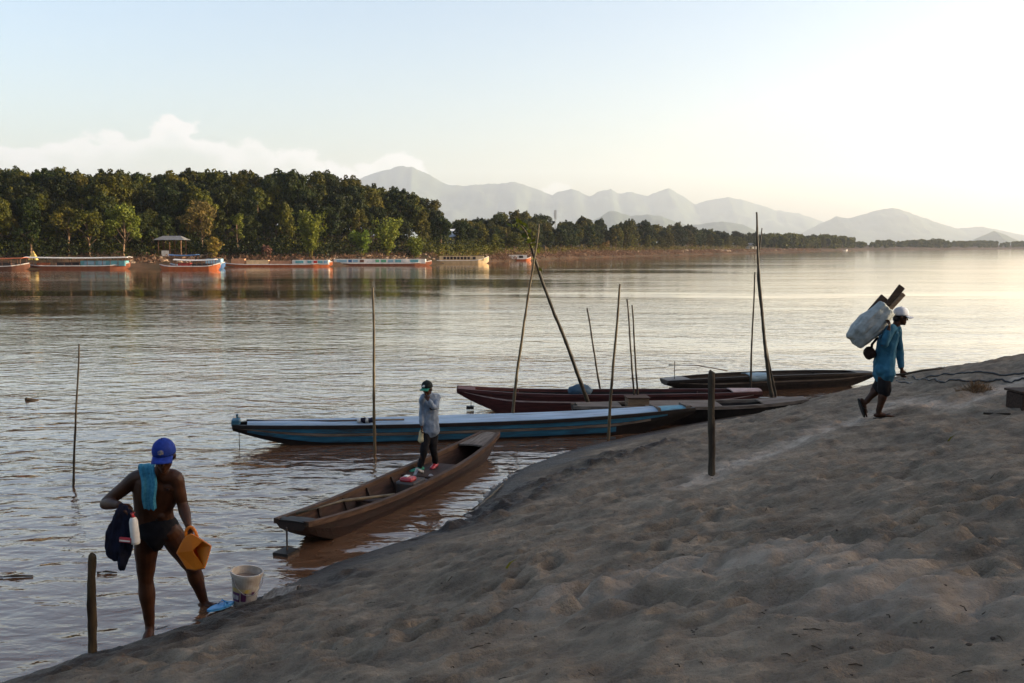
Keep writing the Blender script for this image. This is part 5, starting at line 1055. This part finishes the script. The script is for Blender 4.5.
for ch in ((sN, eN, wN), (sF, eF, wF)): limb(mb, *smoothpts([axis_pt(nk3, ch[0], .5), ch[0], ch[1], axis_pt(ch[1], ch[2], .35), ch[2]], [.052 * k_, .056 * k_, .04 * k_, .041 * k_, .027 * k_]))
for ch in ((hN, kN, aN), (hF, kF, aF)): limb(mb, *smoothpts([ch[0], axis_pt(ch[0], ch[1], .6), ch[1], axis_pt(ch[1], ch[2], .3), axis_pt(ch[1], ch[2], .7), ch[2]], [.095 * k_, .08 * k_, .064 * k_, .066 * k_, .049 * k_, .04 * k_]))
for ch in ((kN, aN), (kF, aF)): mb.ell(axis_pt(ch[0], ch[1], .3) + Vector((-.03, 0, .0)), (.042 * k_, .042 * k_, .085 * k_))
fN = foot(mb, aN, (1, -.12, .04), s=k_ * 1.0); fF = foot(mb, aF, (.35, 0, -1), (1, 0, .35), s=k_)
hand(mb, wN, (.25, .3, .85), (-.9, .35, .1), (.8, .85, .85, .9), 1, k_); hand(mb, wF, (.1, -.15, -1), (.1, -1, .1), (.85, .9, .9, .95), -1, k_)
B = head(mb, hc3, (1, -.06, -.1), (.1, 0, 1), k_ * 1.02)
mb.build('body', M['skin'], pw, smooth=True, mods=remesh(.007, 3)); head_parts(pw, hc3, B, k_ * 1.02); cap(pw, hc3, B, M['white_cap'], M['white_cap'], -.03, 1.1 * k_, None, .085)
ms_ = MB(); limb(ms_, *smoothpts([R3(884, 374.5), R3(884, 366), R3(885.5, 352), R3(888.5, 340), R3(892, 332.5), R3(895.5, 329.5)], [(.235 * k_, .16 * k_), (.22 * k_, .155 * k_), (.19 * k_, .145 * k_), (.18 * k_, .145 * k_), (.175 * k_, .125 * k_), (.085 * k_, .075 * k_)]), side=(0, 1, 0))
mb_ = R3(879, 373); ms_.ell(R3(880, 371), (.1 * k_, .15 * k_, .08 * k_)); ms_.ell(R3(889, 373.5), (.09 * k_, .14 * k_, .1 * k_)); ms_.ell(R3(883.5, 370.5, -.1), (.14 * k_, .12 * k_, .11 * k_))
for ch in ((sN, eN, wN), (sF, eF, wF)):
    e_ = axis_pt(ch[1], ch[2], .8); limb(ms_, *smoothpts([axis_pt(nk3, ch[0], .5), ch[0], axis_pt(ch[0], ch[1], .5), ch[1], axis_pt(ch[1], e_, .6), e_], [.07 * k_, .08 * k_, .072 * k_, .064 * k_, .058 * k_, .05 * k_]))
ms_.build('shirt', M['blue_shirt'], pw, smooth=True, mods=remesh(.0095, 3), wrinkle=(8, .018, .55))
mc = MB(); mc.tube([R3(894.5, 329.5, -.07), R3(898.5, 330, -.05), R3(899.5, 331, 0), R3(898.5, 330, .05), R3(894.5, 329.5, .07)], [(.03, .012)] * 5, 8, side=(0, 0, 1)); mc.build('collar', M['blue_shirt'], pw, smooth=True)
mp_ = MB()
for ch in ((hN, kN), (hF, kF)): limb(mp_, *smoothpts([hip3 + (ch[0] - hip3) * .4 + Vector((0, 0, .05)), hip3 + (ch[0] - hip3) * .6, axis_pt(ch[0], ch[1], .5), axis_pt(ch[0], ch[1], 1.03)], [.1 * k_, .105 * k_, .1 * k_, .098 * k_]))
mp_.build('shorts', M['black_trousers'], pw, smooth=True, mods=remesh(.0095, 3), wrinkle=(9, .016, .6)); sandal(pw, fN, k_); sandal(pw, fF, k_)
# sack, boards, pot, stick
sk = empty('woven_sack', R3(866, 328, -.1), 0, 'pale woven sack slung over the back of the walking man', 'sack')
m6 = MB()
sx_ = [R3(852.5, 343, -.1), R3(855, 340.5, -.1), R3(862, 333, -.1), R3(870, 325, -.1), R3(878.5, 317, -.11), R3(886, 310, -.12), R3(887.5, 308.5, -.12)]; sr_ = [(.12, .05), (.15, .1), (.185, .15), (.195, .165), (.17, .15), (.145, .12), (.13, .1)]; ax6 = unit(sx_[-1] - sx_[0]); u6 = ax6.cross(Vector((0, 1, 0))); rs = []
for p, (ra, rb) in zip(*smoothpts(sx_, sr_, 5)):
    rs.append([p + u6 * (ra * math.copysign(abs(math.cos(t)) ** .7, math.cos(t))) + Vector((0, 1, 0)) * (rb * math.copysign(abs(math.sin(t)) ** .8, math.sin(t))) for t in [2 * math.pi * j / 48 for j in range(48)]])
m6.rings(rs).build('sack_body', M['sack'], sk, smooth=True, mods=remesh(.01, 2), folds=(ax6, 11, .02), wrinkle=(4, .014, 1))
for (a, b, wd, th, m_, lab) in (((876, 322), (902, 287), .1, .035, 'board', 'long dark board sticking out of the sack of the walking man'), ((879, 322), (904, 294.5), .06, .03, 'board_light', 'lighter narrow board beside the long dark one in the sack'), ((872, 317), (887.5, 299), .17, .05, 'board', 'short wide dark board at the mouth of the sack')):
    p, q = R3(*a, -.13 if 'lighter' not in lab else -.18), R3(*b, -.13 if 'lighter' not in lab else -.18); 
    if 'wide' in lab: p.y += .06; q.y += .06
    d = unit(q - p); nn = Vector((0, 1, 0)); sdd = d.cross(nn); mm_ = Matrix((d, sdd, nn)).transposed()
    MB().box((p + q) / 2, ((q - p).length, wd, th), mm_).build('wooden_board', M[m_], loc=tuple((p + q) / 2), mods=bevel(.006), label=lab, cat='board')
pc = R3(869.5, 353.5, -.02); pt_ = empty('cloth_pouch', pc, 0, 'dark rounded pouch hanging behind the walking man under the sack', 'pouch')
MB().ell(pc, (.09, .085, .095), None, 18, 12).build('pouch_body', M['pouch'], pt_, smooth=True, wrinkle=(9, .02, 1)); MB().tube([pc + Vector((.03, 0, .08)), R3(872, 345, -.03), R3(878, 338, -.08)], .02, 6).build('cord', M['hose'], pt_, smooth=True)
gp = wF + unit((.1, -.15, -1)) * .075 * k_ + Vector((0, -.02, 0)); tq = gp.y - Y
held('bamboo_stick', [R3(866, 376.8, tq), gp.lerp(R3(866, 376.8, tq), .4), gp, R3(922, 371.3, tq), R3(943.5, 368.8, tq)], [.012, .016, .017, .017, .015], M['bamboo_dark'], 'long thin bamboo stick held level in the lowered hand of the walking man', 'stick', 7)

# ------------------------------------------------------------------ things on the right of the sand
for pxs_, lab in (([(1040, 371), (990, 374), (930, 377), (896, 381)], 'black hose lying along the ridge of the sand, the farther of two'), ([(1040, 380), (990, 382.5), (940, 383.5), (898, 382.5)], 'black hose lying across the sand behind the dry grass tuft, the nearer of two')):
    P_ = [onground(*p) for p in pxs_]; pts = []
    for a, b in zip(P_[:-1], P_[1:]):
        for k in range(60):
            q = a.lerp(b, k / 60); pts.append(Vector((q.x, q.y, ground_z(q.x, q.y) + .018)))
    MB().tube(pts, .015, 7).build('hose', M['hose'], loc=tuple(pts[0]), smooth=True, label=lab, cat='hose', group='hoses on the sand')
g = onground(975, 388.5); t = empty('dry_grass_tuft', g, 0, 'low tuft of dry brown grass on the sand right of the walking man', 'grass tuft'); mt_ = MB()
for i in range(420):
    a = random.uniform(0, 6.28); r = random.uniform(0, .26) ; b = g + Vector((r * math.cos(a) * 1.15, r * math.sin(a) * .7, -.02)); b.z = ground_z(b.x, b.y) - .01; h = random.uniform(.08, .2) * (1 - r * 1.6); tip = b + Vector((random.gauss(0, .09), random.gauss(0, .07), h)); w_ = Vector((random.uniform(-1, 1), random.uniform(-1, 1), 0)).normalized() * .006
    mt_.add([b - w_, b + w_, tip], [(0, 1, 2)])
mt_.build('blades', M['dry_grass'], t)
g = onground(1024, 411); t = empty('wooden_chest', (g.x + .2, g.y + .2, ground_z(g.x + .1, g.y) - .03), .1, 'dark wooden box on the sand, cut by the right edge of the view', 'box')
MB().box((0, 0, .12), (.5, .36, .22)).build('box_body', M['board'], t, local=True, mods=bevel(.012)); MB().box((0, 0, .255), (.54, .4, .03)).build('lid', M['board'], t, local=True, mods=bevel(.006))
q = t.location + Vector((.12, 0, .27)); MB().ell(q + Vector((0, 0, .12)), (.14, .12, .15)).build('yellow_sack', M['yellow_bag'], loc=tuple(q), smooth=True, wrinkle=(8, .03, 1), label='yellowish lumpy bag standing on the dark wooden box at the right edge', cat='bag')
p, q = onground(984, 414.5), onground(1010, 415); MB().tube([p + Vector((0, 0, .015)), q + Vector((0, 0, .015))], [.018, .014], 7).build('stick', M['drift'], loc=tuple(p), smooth=True, label='short dark stick on the sand left of the dark wooden box', cat='stick')
p = onground(322, 562); q = onground(333, 556)
for px, py, lab in ((505, 569, 'single thin yellow green grass blade sticking out of the middle of the sand'), (947, 442, 'tiny pale yellow leaf standing in the sand below the walking man')):
    p = onground(px, py); MB().add([p + Vector((-.012, 0, -.01)), p + Vector((.012, 0, -.01)), p + Vector((.05, 0, .05)), p + Vector((.1, .01, .085)), p + Vector((.035, 0, .055))], [(0, 1, 2, 4), (4, 2, 3)]).build('grass_blade', leafm['yellow'], loc=tuple(p), label=lab, cat='grass blade')
# small clods and litter scattered on the sand
mk = MB()
for i in range(330):
    px = random.uniform(40, 1040); py = 683 - abs(random.gauss(0, 1)) * 110
    if py < 430 or py > 683: continue
    z0 = 1.0; p = onground(px, py) if i % 3 == 0 else None
    if p is None or p.z < .1: continue
    r = random.uniform(.004, .011); mk.ell((p.x, p.y, p.z + r * .3), (r * random.uniform(1, 1.6), r, r * .6), None, 6, 4)
mk.build('sand_clods', mat('clod', (.1, .08, .062), (.06, .045, .035), .95, 30), kind='stuff')

mk = MB()
for i in range(70):
    px, py = random.uniform(200, 1040), 683 - abs(random.gauss(0, 1)) * 110
    if py < 440 or py > 690: continue
    p = onground(px, py)
    if p.z < .12: continue
    a = random.uniform(0, 6.28); l = random.uniform(.02, .09); q = p + Vector((l * math.cos(a), l * math.sin(a), .004)); q.z = ground_z(q.x, q.y) + .006
    mk.tube([p + Vector((0, 0, .004)), p.lerp(q, .5) + Vector((.006, .004, .006)), q], [.0035, .003, .002], 5)
mk.build('twig_litter', M['drift'], kind='stuff')
